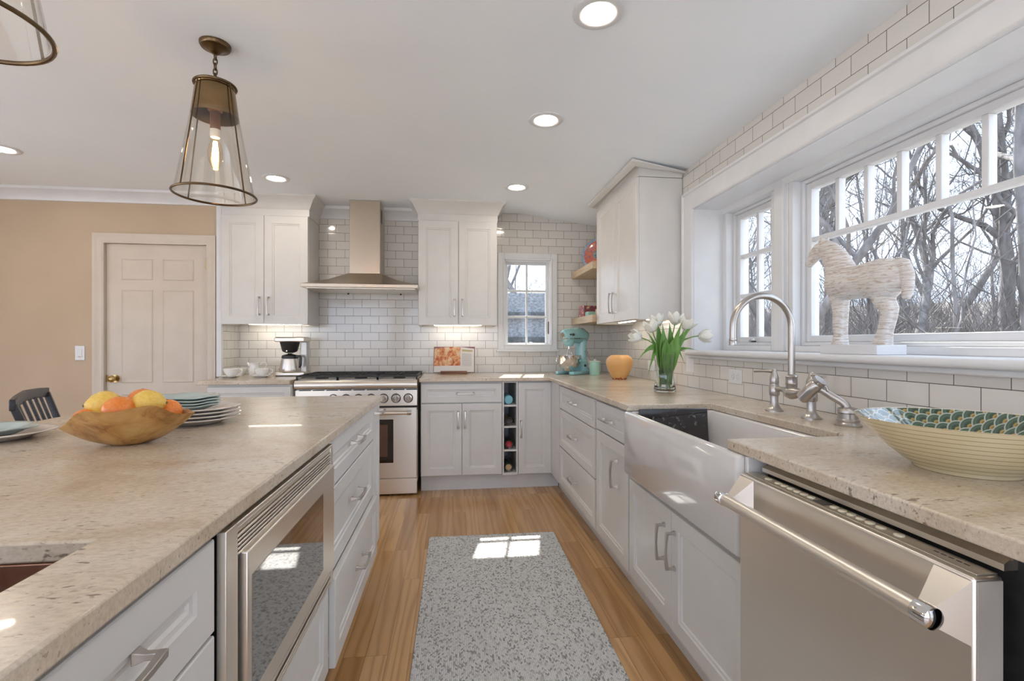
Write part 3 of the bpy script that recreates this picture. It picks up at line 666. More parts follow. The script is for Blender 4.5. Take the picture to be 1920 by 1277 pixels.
for k in range(3):
    x0 = -.452+.302*k; x1 = x0+.299; b = B(); z = .935; r = .0075
    def bar(p, q, rr_=.0075): b.tube([p, q], rr_, 4)
    ya, yb = .035, .585
    for p, q in (((x0, ya), (x1, ya)), ((x1, ya), (x1, yb)), ((x1, yb), (x0, yb)), ((x0, yb), (x0, ya)), ((x0, (ya+yb)/2), (x1, (ya+yb)/2))): bar((*p, z), (*q, z), .010)
    xm = (x0+x1)/2
    for yc in (ya+.1375, yb-.1375):
        for a in range(8):
            an = a*PI/4; ca, sa = math.cos(an), math.sin(an)
            ex = .14*(1 if abs(ca) > .3 else 0)*(1 if ca > 0 else -1); ey = .13*(1 if abs(sa) > .3 else 0)*(1 if sa > 0 else -1)
            bar((xm+ca*.035, yc+sa*.035, z+.002), (xm+ex, yc+ey, z+.002), .0065)
    for p in ((x0, ya), (x1, ya), (x0, yb), (x1, yb)): b.tube([(*p, .905), (*p, z)], .009, 4)
    b.build('grate', M['iron'], rg)
    for yc in (ya+.1375, yb-.1375): B().lathe([(0, 0), (.05, 0), (.05, .008), (.034, .012), (.034, .018), (0, .020)], (xm, yc, .908), 24).build('burner', M['iron'], rg)
# ---------------- hood ----------------
HOODM = steel('warm_stainless', (.56, .49, .405), .30, (90, 90, 2))
hd = thing('range_hood', 'stainless chimney range hood above the range', 'hood', (-.754, 4.57, 1.64))
hw = .465; y0 = -.50
B().box(-hw, hw, y0, -.001, .005, .035).build('rim', HOODM, hd, bevel=.003)
b = B(); q0 = [(-hw, y0), (hw, y0), (hw, -.001), (-hw, -.001)]; q1 = [(-.135, -.285), (.135, -.285), (.135, -.001), (-.135, -.001)]
a = [b.bm.verts.new((*p, .034)) for p in q0]; c = [b.bm.verts.new((*p, .150)) for p in q1]
mid = [b.bm.verts.new((p[0]*.45+q[0]*.55, p[1]*.45+q[1]*.55, .034+.116*.42)) for p, q in zip(q0, q1)]
for A, D in ((a, mid), (mid, c)):
    for i in range(4): b._f([A[i], A[(i+1) % 4], D[(i+1) % 4], D[i]])
b._f(c); b._f(a[::-1]); b.build('canopy', HOODM, hd, sharp=20)
ch = B().box(-.128, .128, -.280, -.001, .148, .779).build('chimney', HOODM, hd, bevel=.004)
B().box(.1275, .1295, -.23, -.16, .60, .72).build('side_grille', M['black'], ch)
for z in (.70, .16): B().cyl((-.03, -.283, z), (-.03, -.279, z), .005, n=12).build('screw', M['chrome'], ch)
B().box(-hw+.03, hw-.03, y0+.05, -.05, .001, .006).build('filter', M['steely'], hd)
for x in (-.25, .25): B().cyl((x, y0+.09, -.0005), (x, y0+.09, .004), .028, n=20).build('lamp_lens', M['porc'], hd)
for x in (-.18, .28): B().cyl((x, -.07, -.012), (x, -.07, .002), .008, n=12).build('filter_knob', M['black'], hd)
# ---------------- open shelves ----------------
for z, nm in ((1.806, 'thick pale wood floating shelf, the upper one holding the red plate'), (1.366, 'thick pale wood floating shelf, the lower one above the stand mixer')):
    o = B().box(1.132, 1.479, 3.876, 4.569, z, z+.062).build('floating_shelf', M['shelf'], bevel=.004); tag(o, nm, 'shelf', 'open wood shelves in the corner')
# ---------------- ceiling downlights ----------------
cl = thing('recessed_light', 'lit round ceiling downlight nearest the camera, above the aisle', 'ceiling light', (.535, 1.755, CZ), 0, 'recessed ceiling lights')
B().lathe([(.094, .001), (.094, -.004), (.088, -.007), (.070, -.008), (.062, -.004), (.060, .001)], n=48).build('trim_ring', M['trim'], cl)
B().lathe([(.0605, .001), (.0605, -.001), (0, -.0015), ], n=40).build('diffuser', M['can'], cl)
for p, lb in (((.505, 2.63), 'lit round ceiling downlight above the aisle, second from the camera'), ((.495, 3.79), 'lit round ceiling downlight above the far end of the aisle near the small window'),
              ((-1.31, 3.80), 'lit round ceiling downlight in front of the wall cabinet left of the hood'), ((-2.83, 3.43), 'lit round ceiling downlight at the left edge in front of the beige wall'),
              ((.53, .45), 'added unseen round ceiling downlight behind the camera above the aisle'), ((.53, -.9), 'added unseen round ceiling downlight well behind the camera'), ((-2.83, 1.9), 'added unseen round ceiling downlight over the dining side, middle'),  # unseen downlights from here on, added to light the room
              ((-2.83, .3), 'added unseen round ceiling downlight over the dining side, near'), ((-1.3, -1.2), 'added unseen round ceiling downlight behind the island')):
    dup_at(cl, (*p, CZ), None, lb)
# ---------------- pendants ----------------
pd = thing('pendant_light', 'glass cone pendant with bronze cap hanging over the far half of the island', 'pendant light', (-.972, 2.13, CZ), 0, 'pendants over the island')
B().lathe([(0, .001), (.058, .001), (.058, -.008), (.053, -.016), (.034, -.020), (.022, -.032), (.012, -.040), (0, -.042)], n=40).build('canopy', M['bronze'], pd)
for k in range(6):
    zc = -.050-.021*k; a = k % 2; pts = []
    for i in range(12):
        t_ = 2*PI*i/12; x = .0075*math.cos(t_); z = .015*math.sin(t_); pts.append((x if a else 0, 0 if a else x, zc+z))
    B().tube(pts, .0026, 6, closed=True).build('chain_link', M['bronze'], pd)
cp = B().lathe([(0, -.165), (.060, -.166), (.068, -.170), (.074, -.174), (.070, -.180), (.073, -.188), (.087, -.300), (.085, -.301), (.070, -.19), (0, -.182)], n=48).build('cap', M['capbrass'], pd)
def circ(r, z, n=48): return [(r*math.cos(2*PI*k/n), r*math.sin(2*PI*k/n), z) for k in range(n)]
b = B(); b.tube(circ(.0755, -.172), .0055, 8, closed=True); b.tube(circ(.1505, -.620), .0048, 8, closed=True)
for k in range(4):
    a = PI/4+k*PI/2+.35; b.tube([(.0775*math.cos(a), .0775*math.sin(a), -.174), (.1505*math.cos(a), .1505*math.sin(a), -.620)], .0028, 6)
b.build('cage', M['bronze'], pd)
B().lathe([(.070, -.20), (.1445, -.618), (.142, -.618), (.0675, -.20)], n=64).build('glass_shade', M['seeded'], pd)
so = B().lathe([(0, -.165), (.017, -.165), (.017, -.262), (.027, -.266), (.027, -.275), (.019, -.280), (.019, -.352), (0, -.352)], n=28).build('socket', noisy('copper_socket', (.25, .12, .07), (.32, .17, .10), .4, 30, metal=.6), pd)
B().lathe([(0, -.352), (.0195, -.352), (.0195, -.378), (.017, -.384), (0, -.384)], n=28).build('socket_collar', M['porc'], so)
bl = B().lathe([(.013, -.382), (.014, -.395), (.022, -.415), (.0285, -.445), (.027, -.475), (.017, -.502), (0, -.512)], n=28).build('bulb', glassmat('bulb_glass', (1, .93, .82), .02, .02), pd)
b = B()
for k in range(6):
    a = k*PI/3; b.tube([(.006*math.cos(a), .006*math.sin(a), -.40), (.011*math.cos(a), .011*math.sin(a), -.445), (.005*math.cos(a), .005*math.sin(a), -.488)], .0016, 6)
b.build('filament', M['filament'], bl)
dup_at(pd, (-.945, 1.03, CZ), None, 'glass cone pendant over the near half of the island, cropped at the top left')
# ---------------- fruit bowl and fruit ----------------
BR = R(22); fb = B(); a_, b_, hb = .150, .134, .107; n_ = 56
def bowlrow(s, inset, dz):
    row = []; f = .26+.74*(s**.62)
    for k in range(n_):
        t_ = 2*PI*k/n_; c, s_ = math.cos(t_), math.sin(t_)
        r = ((abs(s_)/.92)**7+(abs(c)+.598*abs(s_))**7)**(-1/7)
        x = c*r; y = s_*r; rim = hb*(1-(.46 if x < 0 else .36)*max(0, (abs(x)-.45)/.55)**1.05)+.006*math.sin(5*t_+1)
        row.append(fb.bm.verts.new(((a_*f-inset)*x, (b_*f-inset)*y, max(rim*s**1.0+dz, dz if dz > 0 else 0))))
    return row
rows = [bowlrow(s, 0, 0) for s in (0, .04, .12, .25, .4, .55, .7, .85, 1)]+[bowlrow(s, .007, 0.000+.008*(1-s)) for s in (.99, .85, .7, .5, .3, .15, .03)]
for A, D in zip(rows, rows[1:]):
    for k in range(n_): fb._f([A[k], A[(k+1) % n_], D[(k+1) % n_], D[k]])
fb._f(rows[0][::-1]); fb._f(rows[-1])
o = fb.build('fruit_bowl', M['bowlwood'], sharp=60); o.location = (-.885, 1.457, .915); o.rotation_euler = (0, 0, BR); tag(o, 'rough carved wooden bowl of citrus on the island', 'bowl')
orm = noisy('orange_peel', (.78, .20, .03), (.86, .28, .05), .35, 160, bump=.25, bdist=.0006); lem = noisy('lemon_peel', (.78, .50, .08), (.84, .58, .14), .4, 120, bump=.25, bdist=.0006)
def rotp(p): return (p[0]*math.cos(BR)-p[1]*math.sin(BR), p[0]*math.sin(BR)+p[1]*math.cos(BR), p[2])
def orange(p, label, r=.037):
    p = rotp(p)
    t = thing('orange', label, 'orange', (-.885+p[0], 1.457+p[1], .915+p[2]-.008), random.random()*6, 'oranges in the wooden bowl')
    B().sphere((0, 0, 0), (r, r, r*.94), 28, 18).build('peel', orm, t)
    B().lathe([(0, .0010), (.0025, .0012), (.0035, 0)], (0, 0, r*.93), 8).build('stem_scar', noisy('scar', (.25, .22, .08), (.3, .25, .1), .7, 50), t)
def lemon(p, label, rz, r=.030):
    p = rotp(p); rz += BR
    t = thing('lemon', label, 'lemon', (-.885+p[0], 1.457+p[1], .915+p[2]-.008), rz, 'lemons in the wooden bowl')
    Ml = Matrix.Rotation(PI/2, 4, 'Y')
    B().lathe([(0, -.045), (.005, -.0435), (.013, -.039), (.027, -.027), (r*.97, -.010), (r, .002), (r*.95, .014), (.025, .028), (.013, .037), (.006, .041), (0, .042)], n=28, M=Ml).build('peel', lem, t)
    B().lathe([(0, -.047), (.003, -.047), (.004, -.044)], n=8, M=Ml).build('stem_scar', noisy('scar_l', (.18, .15, .05), (.2, .18, .07), .7, 50), t)
orange((-.018, -.030, .104), 'orange at the front of the pile in the wooden bowl', .039)
orange((.020, .050, .118), 'orange at the back top of the pile in the wooden bowl')
orange((.082, .016, .088), 'orange at the right end of the pile, beside the dotted lemon')
orange((-.092, .004, .078), 'orange low at the left end of the wooden bowl', .033)
orange((-.022, .020, .052), 'orange buried in the middle of the pile', .034); orange((.045, -.012, .056), 'orange low behind the front rim of the bowl', .034)
lemon((-.058, .020, .116), 'large lemon on top at the left of the pile', .3, .037)
lemon((.042, -.016, .118), 'lemon at the right front with its dark stem spot showing', 2.9, .036)
lemon((-.050, -.032, .078), 'lemon mostly hidden behind the front rim of the bowl', .1, .026)
# ---------------- plates ----------------
def plate(loc, label, group, r=.135, nm='dinner_plate', m='plate', wav=0, th=.004):
    b = B(); n = 64; rows = []
    for (q, z) in ((0, .003), (.45, .003), (.55, .0), (.60, .003), (.70, .008), (.90, .017), (1.0, .0205), (1.005, .0225), (.99, .024), (.88, .021), (.68, .0125), (.58, .008), (0, .007)):
        if q == 0: rows.append([b.bm.verts.new((0, 0, z))]); continue
        rows.append([b.bm.verts.new((r*q*(1+wav*.5*q*math.sin(7*t_+1)*.5)*math.cos(t_), r*q*(1+wav*.25*q*math.sin(7*t_+1))*math.sin(t_), z+wav*.13*r*max(0, q-.5)*math.sin(6*t_+loc[0]*9))) for t_ in [2*PI*k/n for k in range(n)]])
    for A, D in zip(rows, rows[1:]):
        for k in range(n):
            k2 = (k+1) % n
            if len(A) == 1: b._f([A[0], D[k2], D[k]])
            elif len(D) == 1: b._f([A[k], A[k2], D[0]])
            else: b._f([A[k], A[k2], D[k2], D[k]])
    o = b.build(nm, M[m], sharp=70); o.location = loc; o.rotation_euler = (0, 0, loc[1]*3); tag(o, label, 'plate', group); return o
nth = ['bottom one', 'second from bottom', 'third from bottom', 'top one']
for k in range(4): plate((-.885+.003*math.sin(k*2), 1.80+.002*k, .9152+.0115*k), 'cream dinner plate in the stack behind the fruit bowl, '+nth[k], 'stacked cream dinner plates')
for k in range(4): plate((-.925+.004*math.sin(k), 1.795+.003*math.cos(k*2), .9590+.0095*k), 'pale teal wavy plate on the cream stack, '+nth[k], 'stacked teal salad plates', .112, 'salad_plate', 'ppblue', .16)
plate((-1.305, 1.560, .9152), 'cream dinner plate at the left place setting under a teal plate', None)
plate((-1.320, 1.555, .928), 'pale teal wavy plate lying on the lone cream plate at the left', None, .108, 'salad_plate', 'ppblue', .16)
# ---------------- cups, pitcher, coffee maker ----------------
def cup(loc, rz, label, group='white coffee cups'):
    t = thing('coffee_cup', label, 'cup', loc, rz, group)
    B().lathe([(0, 0), (.028, 0), (.030, .003), (.028, .007), (.040, .020), (.052, .040), (.058, .064), (.0565, .065), (.050, .042), (.038, .024), (.026, .011), (0, .010)], n=40).build('bowl', M['porc'], t)
    B().tube([(.052, 0, .052), (.066, 0, .058), (.078, 0, .050), (.076, 0, .034), (.062, 0, .022), (.045, 0, .022)], .0038, 8, flat=(1, 1.3)).build('cup_handle', M['porc'], t)
    return t
def saucer(loc, label):
    o = B().lathe([(0, .002), (.028, .002), (.030, 0), (.034, 0), (.036, .003), (.060, .008), (.078, .015), (.079, .0165), (.060, .0115), (.032, .0065), (0, .006)], n=40).build('saucer', M['porc'], loc=loc); tag(o, label, 'saucer', 'white saucers')
saucer((-1.775, 4.13, .9152), 'white saucer under the left cup'); saucer((-1.545, 4.15, .9152), 'white saucer under the cup beside the coffee maker')
cup((-1.765, 4.13, .9218), .2, 'white cup on the saucer at the left end of the counter'); cup((-1.54, 4.15, .9218), .3, 'white cup on the saucer beside the coffee maker')
cup((-1.80, 4.38, .9155), .2, 'white cup standing behind the left cup and saucer')
pt = thing('milk_pitcher', 'small white pitcher between the cups', 'pitcher', (-1.665, 4.33, .9152), .25)
B().lathe([(0, 0), (.036, 0), (.040, .006), (.047, .035), (.044, .060), (.036, .085), (.040, .108), (.042, .110), (.037, .107), (.033, .084), (.041, .055), (.043, .03), (.034, .008), (0, .008)], n=36).build('jug', M['porc'], pt)
B().tube([(.040, 0, .095), (.060, 0, .112), (.085, 0, .112), (.092, 0, .092), (.080, 0, .065), (.044, 0, .050)], .0045, 8).build('jug_handle', M['porc'], pt)
B().tube([(-.036, 0, .088), (-.046, 0, .104), (-.054, 0, .112)], [.012, .012, .006], 10).build('spout', M['porc'], pt)
cm = thing('coffee_maker', 'steel and black drip coffee maker left of the range', 'coffee maker', (-1.362, 4.33, .9152))
B().box(-.115, .118, -.075, .115, .004, .032).build('base', M['steelx'], cm, bevel=.006)
B().box(-.110, .113, -.070, .110, -.0, .005).build('foot_pad', M['black'], cm)
B().box(.060, .114, .02, .105, .030, .290).build('water_column', mat('smoked_tank', (.55, .55, .54), .15, .3), cm, bevel=.006)
tp = B().box(-.120, .120, -.075, .112, .288, .325).build('top_housing', M['steelx'], cm, bevel=.008); B().box(-.112, .112, -.067, .104, .324, .328).build('top_lid', M['black'], tp, bevel=.002)
B().lathe([(0, .195), (.030, .195), (.056, .205), (.062, .215), (.080, .288), (0, .288)], (-.018, 0, 0), 36).build('filter_basket', M['black'], cm)
B().cyl((-.022, -.063, .212), (-.022, -.071, .212), .005, n=12).build('drip_knob', M['chrome'], cm)
cf = B().lathe([(0, .034), (.080, .034), (.083, .042), (.082, .060), (.067, .145), (.060, .150), (0, .150)], (-.018, 0, 0), 44).build('carafe', M['steelz'], cm)
B().lathe([(0, .148), (.063, .148), (.066, .152), (.064, .172), (.045, .180), (.020, .184), (.018, .192), (0, .192)], (-.018, 0, 0), 36).build('carafe_lid', M['black'], cf)
B().tube([(.040, -.03, .165), (.075, -.045, .165), (.084, -.048, .150), (.080, -.046, .09), (.072, -.043, .070)], [.008, .009, .0095, .009, .006], 10, flat=(1, 1.4)).build('carafe_handle', M['black'], cf)
B().tube([(-.10, .10, .02), (-.13, .11, .02), (-.142, .11, .05), (-.125, .12, .085), (-.09, .13, .10)], .0035, 8).build('cord', M['black'], cm)
# ---------------- cookbook ----------------
def page(name, warm):
    m = mat(name, (.8, .76, .70), .45); n = N(m); t = n.n('TexCoord'); sp = n.n('SeparateXYZ'); n.l(t.outputs['Generated'], sp.inputs[0])
    v = n.coord((14, 1, 10), 'Object'); f = n.noise(v, 1.6, 5, .6, 1.0)
    pic = n.ramp(f, [(.30, (.16, .03, .02)), (.42, (.55, .13, .05)), (.52, (.70, .36, .16)), (.62, (.75, .60, .40)), (.75, (.30, .22, .08))])
    X, Z = sp.outputs[0], sp.outputs[2]
    if warm: k = n.math('GREATER_THAN', Z, .24)
    else: k = n.math('MULTIPLY', n.math('LESS_THAN', X, .32), n.math('GREATER_THAN', Z, .24))
    c = n.mix(k, (.74, .71, .68), pic)
    if not warm:
        tx = n.math('MULTIPLY', n.math('MULTIPLY', n.math('GREATER_THAN', X, .40), n.math('LESS_THAN', X, .88)), n.math('MULTIPLY', n.math('GREATER_THAN', Z, .22), n.math('LESS_THAN', Z, .74)))
        ln = n.math('GREATER_THAN', n.math('FRACT', n.math('MULTIPLY', Z, 22)), .45); c = n.mix(n.math('MULTIPLY', n.math('MULTIPLY', tx, ln), .45), c, (.25, .24, .24))
        tt = n.math('MULTIPLY', n.math('MULTIPLY', n.math('GREATER_THAN', X, .40), n.math('LESS_THAN', X, .92)), n.math('MULTIPLY', n.math('GREATER_THAN', Z, .80), n.math('LESS_THAN', Z, .88))); c = n.mix(tt, c, (.52, .44, .24))
    n.color(c); return m
ck = thing('cookbook', 'open cookbook with a red photo page on the dark wood stand', 'book', (.005, 4.405, .930), R(-3))
ck.rotation_euler = (R(-14), 0, R(-4))
for s, nm, mt in ((-1, 'left_page', page('photo_page', True)), (1, 'right_page', page('recipe_page', False))):
    b = B(); rows = []
    for i in range(9):
        u = i/8; x = s*u*.180; y = -.010*math.sin(PI*min(1, u*1.3))-.012*(1-u)+.0
        rows.append([b.bm.verts.new((x, y, .002)), b.bm.verts.new((x, y, .235-.002*i)), b.bm.verts.new((x, .014, .235-.002*i)), b.bm.verts.new((x, .014, .002))])
    for A, D in zip(rows, rows[1:]):
        for k in range(4): b._f([A[k], A[(k+1) % 4], D[(k+1) % 4], D[k]])
    b._f(rows[0]); b._f(rows[-1][::-1]); b.build('page_block', mt, ck, sharp=50)
B().box(-.186, .186, .014, .018, 0, .24).build('cover', noisy('cover_purple', (.22, .10, .14), (.30, .15, .18), .5, 8), ck)
sd_ = thing('book_stand', 'dark wooden cookbook stand on the back counter', 'book stand', (.005, 4.395, .9152), R(-4))
B().box(-.115, .118, -.045, .09, .0, .012).build('ledge', M['standwood'], sd_, bevel=.002)
B().box(-.115, .118, -.045, -.036, .014, .030).build('lip', M['standwood'], sd_, bevel=.002)
B().box(-.10, .10, .080, .088, .0, .16).xf(Matrix.Translation((0, 0, .022)) @ Matrix.Rotation(R(-14), 4, 'X')).build('back_rest', M['standwood'], sd_, bevel=.002)
# ---------------- stand mixer ----------------
mx = thing('stand_mixer', 'aqua bowl lift stand mixer in the corner', 'mixer', (1.085, 4.27, .9152), R(38))
b = B(); b.prism([(-.17, -.085), (-.15, -.105), (-.02, -.10), (.10, -.085), (.155, -.06), (.165, 0), (.155, .06), (.10, .085), (-.02, .10), (-.15, .105), (-.17, .085), (-.165, .06), (-.03, .045), (-.02, 0), (-.03, -.045), (-.165, -.06)], 0, .028)
b.build('base', M['teal'], mx, bevel=.010, seg=3)
B().tube([(.10, 0, .02), (.095, 0, .06), (.09, 0, .12), (.088, 0, .22), (.09, 0, .30)], [.085, .066, .056, .052, .056], 24, flat=(1.0, .8)).build('column', M['teal'], mx)
hd = B().tube([(-.165, 0, .335), (-.160, 0, .337), (-.145, 0, .34), (-.10, 0, .343), (0, 0, .348), (.09, 0, .345), (.14, 0, .335), (.165, 0, .325), (.172, 0, .32)], [.020, .042, .054, .060, .066, .066, .056, .034, .010], 28, flat=(.95, 1.08)).build('motor_head', M['teal'], mx)
B().tube([(-.085, 0, .25), (-.085, 0, .27), (-.085, 0, .31)], [.030, .046, .050], 24).build('planetary_hub', M['teal'], mx)
B().tube([(-.158, 0, .318), (-.10, 0, .318), (.0, 0, .32), (.10, 0, .318)], [.044, .0605, .0665, .0625], 28, flat=(.955, .16)).build('trim_band', M['chrome'], hd)
B().cyl((-.160, 0, .345), (-.182, 0, .345), .024, n=24).build('attachment_cap', M['chrome'], hd)
B().cyl((-.10, -.052, .352), (-.10, -.070, .352), .011, n=16).build('speed_knob', M['black'], hd); B().cyl((-.13, -.046, .352), (-.13, -.062, .352), .007, n=16).build('lock_knob', M['black'], hd)
bw = B().lathe([(0, .034), (.050, .034), (.054, .040), (.085, .070), (.104, .110), (.110, .168), (.113, .171), (.1085, .170), (.102, .112), (.083, .073), (.05, .044), (0, .042)], (-.085, 0, 0), 48).build('mixing_bowl', M['chrome'], mx)
B().tube([(-.085, .108, .155), (-.085, .135, .150), (-.085, .145, .12), (-.085, .13, .09), (-.085, .100, .10)], .005, 8).build('bowl_handle', M['chrome'], bw)
b = B()
for k in range(6):
    a = k*PI/6; pts = [(-.085+r_*math.cos(a), r_*math.sin(a), z) for r_, z in ((.006, .235), (.022, .19), (.040, .13), (.036, .09), (0, .075), (-.036, .09), (-.040, .13), (-.022, .19), (-.006, .235))]
    b.tube(pts, .0013, 5, caps=False)
b.cyl((-.085, 0, .225), (-.085, 0, .262), .009, n=12); b.build('whisk', M['chrome'], mx)
for s in (-1, 1): B().tube([(.08, s*.045, .12), (-.0, s*.118, .125), (-.085, s*.120, .125)], .007, 8, flat=(.8, 1.6)).build('bowl_arm', M['teal'], mx)
lv = B().tube([(.075, -.050, .205), (.085, -.075, .200), (.095, -.080, .16), (.11, -.082, .13), (.145, -.082, .118), (.175, -.08, .118)], .0045, 8).build('lift_lever', M['chrome'], mx)
B().sphere((.078, -.056, .075), .012).build('clamp_knob', M['black'], mx)
tx = bpy.data.curves.new('brand_lettering', 'FONT'); tx.body = 'KitchenAid'; tx.size = .017; tx.extrude = .0004; tx.align_x = 'CENTER'; tx.align_y = 'CENTER'
tq = bpy.data.objects.new('lettering_curve', tx); txm = bpy.data.meshes.new_from_object(tq); bpy.data.objects.remove(tq); txo = bpy.data.objects.new('lettering', txm); COL.objects.link(txo); txo.parent = hd; txo.location = (-.045, -.0630, .3185); txo.rotation_euler = (PI/2, 0, R(-4)); txm.materials.clear(); txm.materials.append(M['black'])
cn = thing('lidded_canister', 'mint green canister with lid beside the stand mixer', 'canister', (1.225, 4.12, .9152))
B().lathe([(0, 0), (.044, 0), (.046, .003), (.046, .112), (.043, .114), (0, .114)], n=40).build('jar', M['mint'], cn)
B().lathe([(0, .1145), (.049, .1145), (.050, .117), (.048, .121), (.012, .126), (.008, .131), (.010, .137), (0, .139)], n=40).build('lid', noisy('pale_mint_lid', (.60, .72, .62), (.64, .76, .66), .3, 8), cn)
pg = B().box(-.010, .010, -.008, .008, -.011, .011).tube([(0, 0, -.008), (.02, -.02, -.020), (.03, -.07, -.033)], .003, 8).build('power_plug', M['black'], bevel=.003, loc=(1.452, 4.16, .952)); tag(pg, 'black plug and cord on the counter behind the mint canister', 'plug')
# ---------------- orange vase ----------------
ov = noisy('apricot_glaze', (.66, .36, .13), (.74, .44, .18), .3, 5)
n = N(ov); sp = n.n('SeparateXYZ'); tcc = n.n('TexCoord'); n.l(tcc.outputs['Object'], sp.inputs[0]); base_c = [l.from_socket for l in ov.node_tree.links if l.to_socket == n.p.inputs['Base Color']][0]
k = n.math('MULTIPLY', n.math('LESS_THAN', n.math('ADD', sp.outputs[2], n.math('MULTIPLY', n.noise(n.coord((30, 30, 30)), 1, 2), .05)), .038), n.math('GREATER_THAN', n.noise(n.coord((60, 60, 30)), 1, 2), .48))
n.color(n.mix(k, base_c, (.42, .08, .03)))
o = B().lathe([(0, 0), (.052, 0), (.056, .004), (.068, .03), (.087, .07), (.100, .105), (.104, .130), (.099, .152), (.086, .170), (.070, .180), (.066, .1845), (.063, .182), (.070, .174), (.095, .14), (.095, .115), (.06, .03), (0, .012)], n=56).build('orange_vase', ov, loc=(1.272, 3.62, .9152), sharp=60); tag(o, 'round apricot coloured ceramic pot on the side counter', 'vase')
# ---------------- tulips in a glass vase ----------------
vc = (1.183, 2.615)
vs = thing('glass_vase', 'clear glass vase of water holding the tulips', 'vase', (*vc, .9152))
B().lathe([(0, 0), (.052, 0), (.058, .006), (.060, .022), (.055, .050), (.0475, .080), (.0465, .11), (.052, .16), (.060, .215), (.0615, .222), (.0590, .222), (.0495, .16), (.0440, .11), (.045, .080), (.052, .05), (.056, .024), (.045, .013), (0, .012)], n=56).build('vessel', M['vglass'], vs, sharp=70)
B().lathe([(0, .0135), (.044, .0145), (.055, .0245), (.0512, .05), (.0442, .080), (.0432, .11), (.0445, .125), (0, .125)], n=48).build('water', M['water'], vs)
leafm = noisy('tulip_leaf', (.09, .22, .035), (.16, .34, .06), .4, 9, stretch=(6, 6, 1)); stemm = noisy('tulip_stem', (.14, .28, .06), (.20, .36, .09), .45, 12)
petm = noisy('tulip_petal', (.82, .81, .72), (.88, .87, .80), .5, 10); petm.node_tree.nodes['Principled BSDF'].inputs['Subsurface Weight'].default_value = .15
random.seed(5)
def bez(p0, p1, p2, p3, n):
    out = []
    for i in range(n+1):
        t_ = i/n; out.append(Vector(p0)*(1-t_)**3+3*Vector(p1)*t_*(1-t_)**2+3*Vector(p2)*t_*t_*(1-t_)+Vector(p3)*t_**3)
    return out
def leaf(parent, pts, wmax, nm='leaf', roll=0):
    b = B(); rows = []
    for i, p in enumerate(pts):
        t_ = i/(len(pts)-1); d = (pts[min(i+1, len(pts)-1)]-pts[max(i-1, 0)]).normalized()
        side = d.cross(Vector((math.sin(roll), -math.cos(roll), .25))).normalized(); nn = side.cross(d)
        w_ = wmax*1.35*(math.sin(PI*min(1, t_*.9+.12))**.8)*(1 if t_ < .6 else max(0.03, (1-t_)/.4)**.7)
        rows.append([b.bm.verts.new(p+side*w_*s+nn*abs(s)*w_*.35) for s in (-1, -.5, 0, .5, 1)])
    for A, D in zip(rows, rows[1:]):
        for k in range(4): b._f([A[k], A[k+1], D[k+1], D[k]])
    o = b.build(nm, leafm, parent, sharp=180); sm = o.modifiers.new('th', 'SOLIDIFY'); sm.thickness = .0008; return o
def tulip(i, tip, dirv, label, leaves, openv=.5):
    t = thing('tulip', label, 'tulip', (*vc, .9152), 0, 'white tulips in the glass vase')
    a = i*2.4; base = Vector((.022*math.cos(a), .022*math.sin(a), .018)); tip = Vector(tip)-Vector((*vc, .9152))
    dirv = Vector(dirv).normalized(); ang = math.atan2(tip.y, tip.x); lip = Vector((.036*math.cos(ang), .036*math.sin(ang), .205))
    pts = bez(base, base*.5+Vector((0, 0, .10)), lip-Vector((0, 0, .05)), lip, 6)[:-1]+bez(lip, lip+Vector((0, 0, .05)), tip-dirv*.07, tip, 8)
    B().tube(pts, .0033, 8).build('stem', stemm, t)
    # flower: six cupped petals
    q = dirv.to_track_quat('Z', 'Y').to_matrix().to_4x4(); fl = None
    for k in range(6):
        b = B(); th0 = k*PI/3; rr2 = 1.0 if k % 2 else .90; rows = []
        for j in range(8):
            v_ = j/7; rad = 1.2*(.006+.026*math.sin(PI*min(1, v_*.62+.05))**.8+openv*.020*v_*v_)*rr2; wdt = .025*math.sin(PI*min(.97, v_*.80+.13))+.001; z = .066*v_
            rows.append([b.bm.verts.new((rad*math.cos(th0+s*wdt/max(rad, .008)), rad*math.sin(th0+s*wdt/max(rad, .008)), z-.004*s*s*v_)) for s in (-1, -.5, 0, .5, 1)])
        for A, D in zip(rows, rows[1:]):
            for m_ in range(4): b._f([A[m_], A[m_+1], D[m_+1], D[m_]])
        b.xf(Matrix.Translation(tip) @ q); o = b.build('petal', petm, t, sharp=180); sm = o.modifiers.new('th', 'SOLIDIFY'); sm.thickness = .0008
    for (tp_, wd, side) in leaves:
        tp_ = Vector(tp_)-Vector((*vc, .9152)); ang = math.atan2(tp_.y, tp_.x); l0 = Vector((.034*math.cos(ang), .034*math.sin(ang), .19))
        up_ = .09 if tp_.z > .2 else .16
        pts = bez(base*.6+Vector((0, 0, .03)), base*.3+Vector((0, 0, .12)), l0-Vector((0, 0, .04)), l0, 5)[:-1]+bez(l0, l0+Vector((l0.x*.4, l0.y*.4, up_*.6)), (l0+tp_)/2+Vector((0, 0, up_*.55)), tp_, 10)
        leaf(t, pts, wd, roll=side)
Y = vc[1]
tulip(0, (1.108, Y-.01, 1.255), (-.35, -.1, 1), 'large open white tulip at the upper left, under the wall cabinet', [((1.12, Y-.03, 1.335), .022, .1), ((1.005, Y-.03, 1.085), .016, .2)], .8)
tulip(1, (1.052, Y+.02, 1.222), (-1, 0, .25), 'small white tulip bud hanging out at the far left', [((1.075, Y+.02, 1.265), .010, .3), ((1.07, Y-.02, .992), .013, -.2)], .1)
tulip(2, (1.300, Y, 1.268), (.5, -.1, 1), 'big white tulip at the upper right', [((1.355, Y-.03, 1.305), .020, -.2), ((1.285, Y-.02, 1.325), .016, .1)], .9)
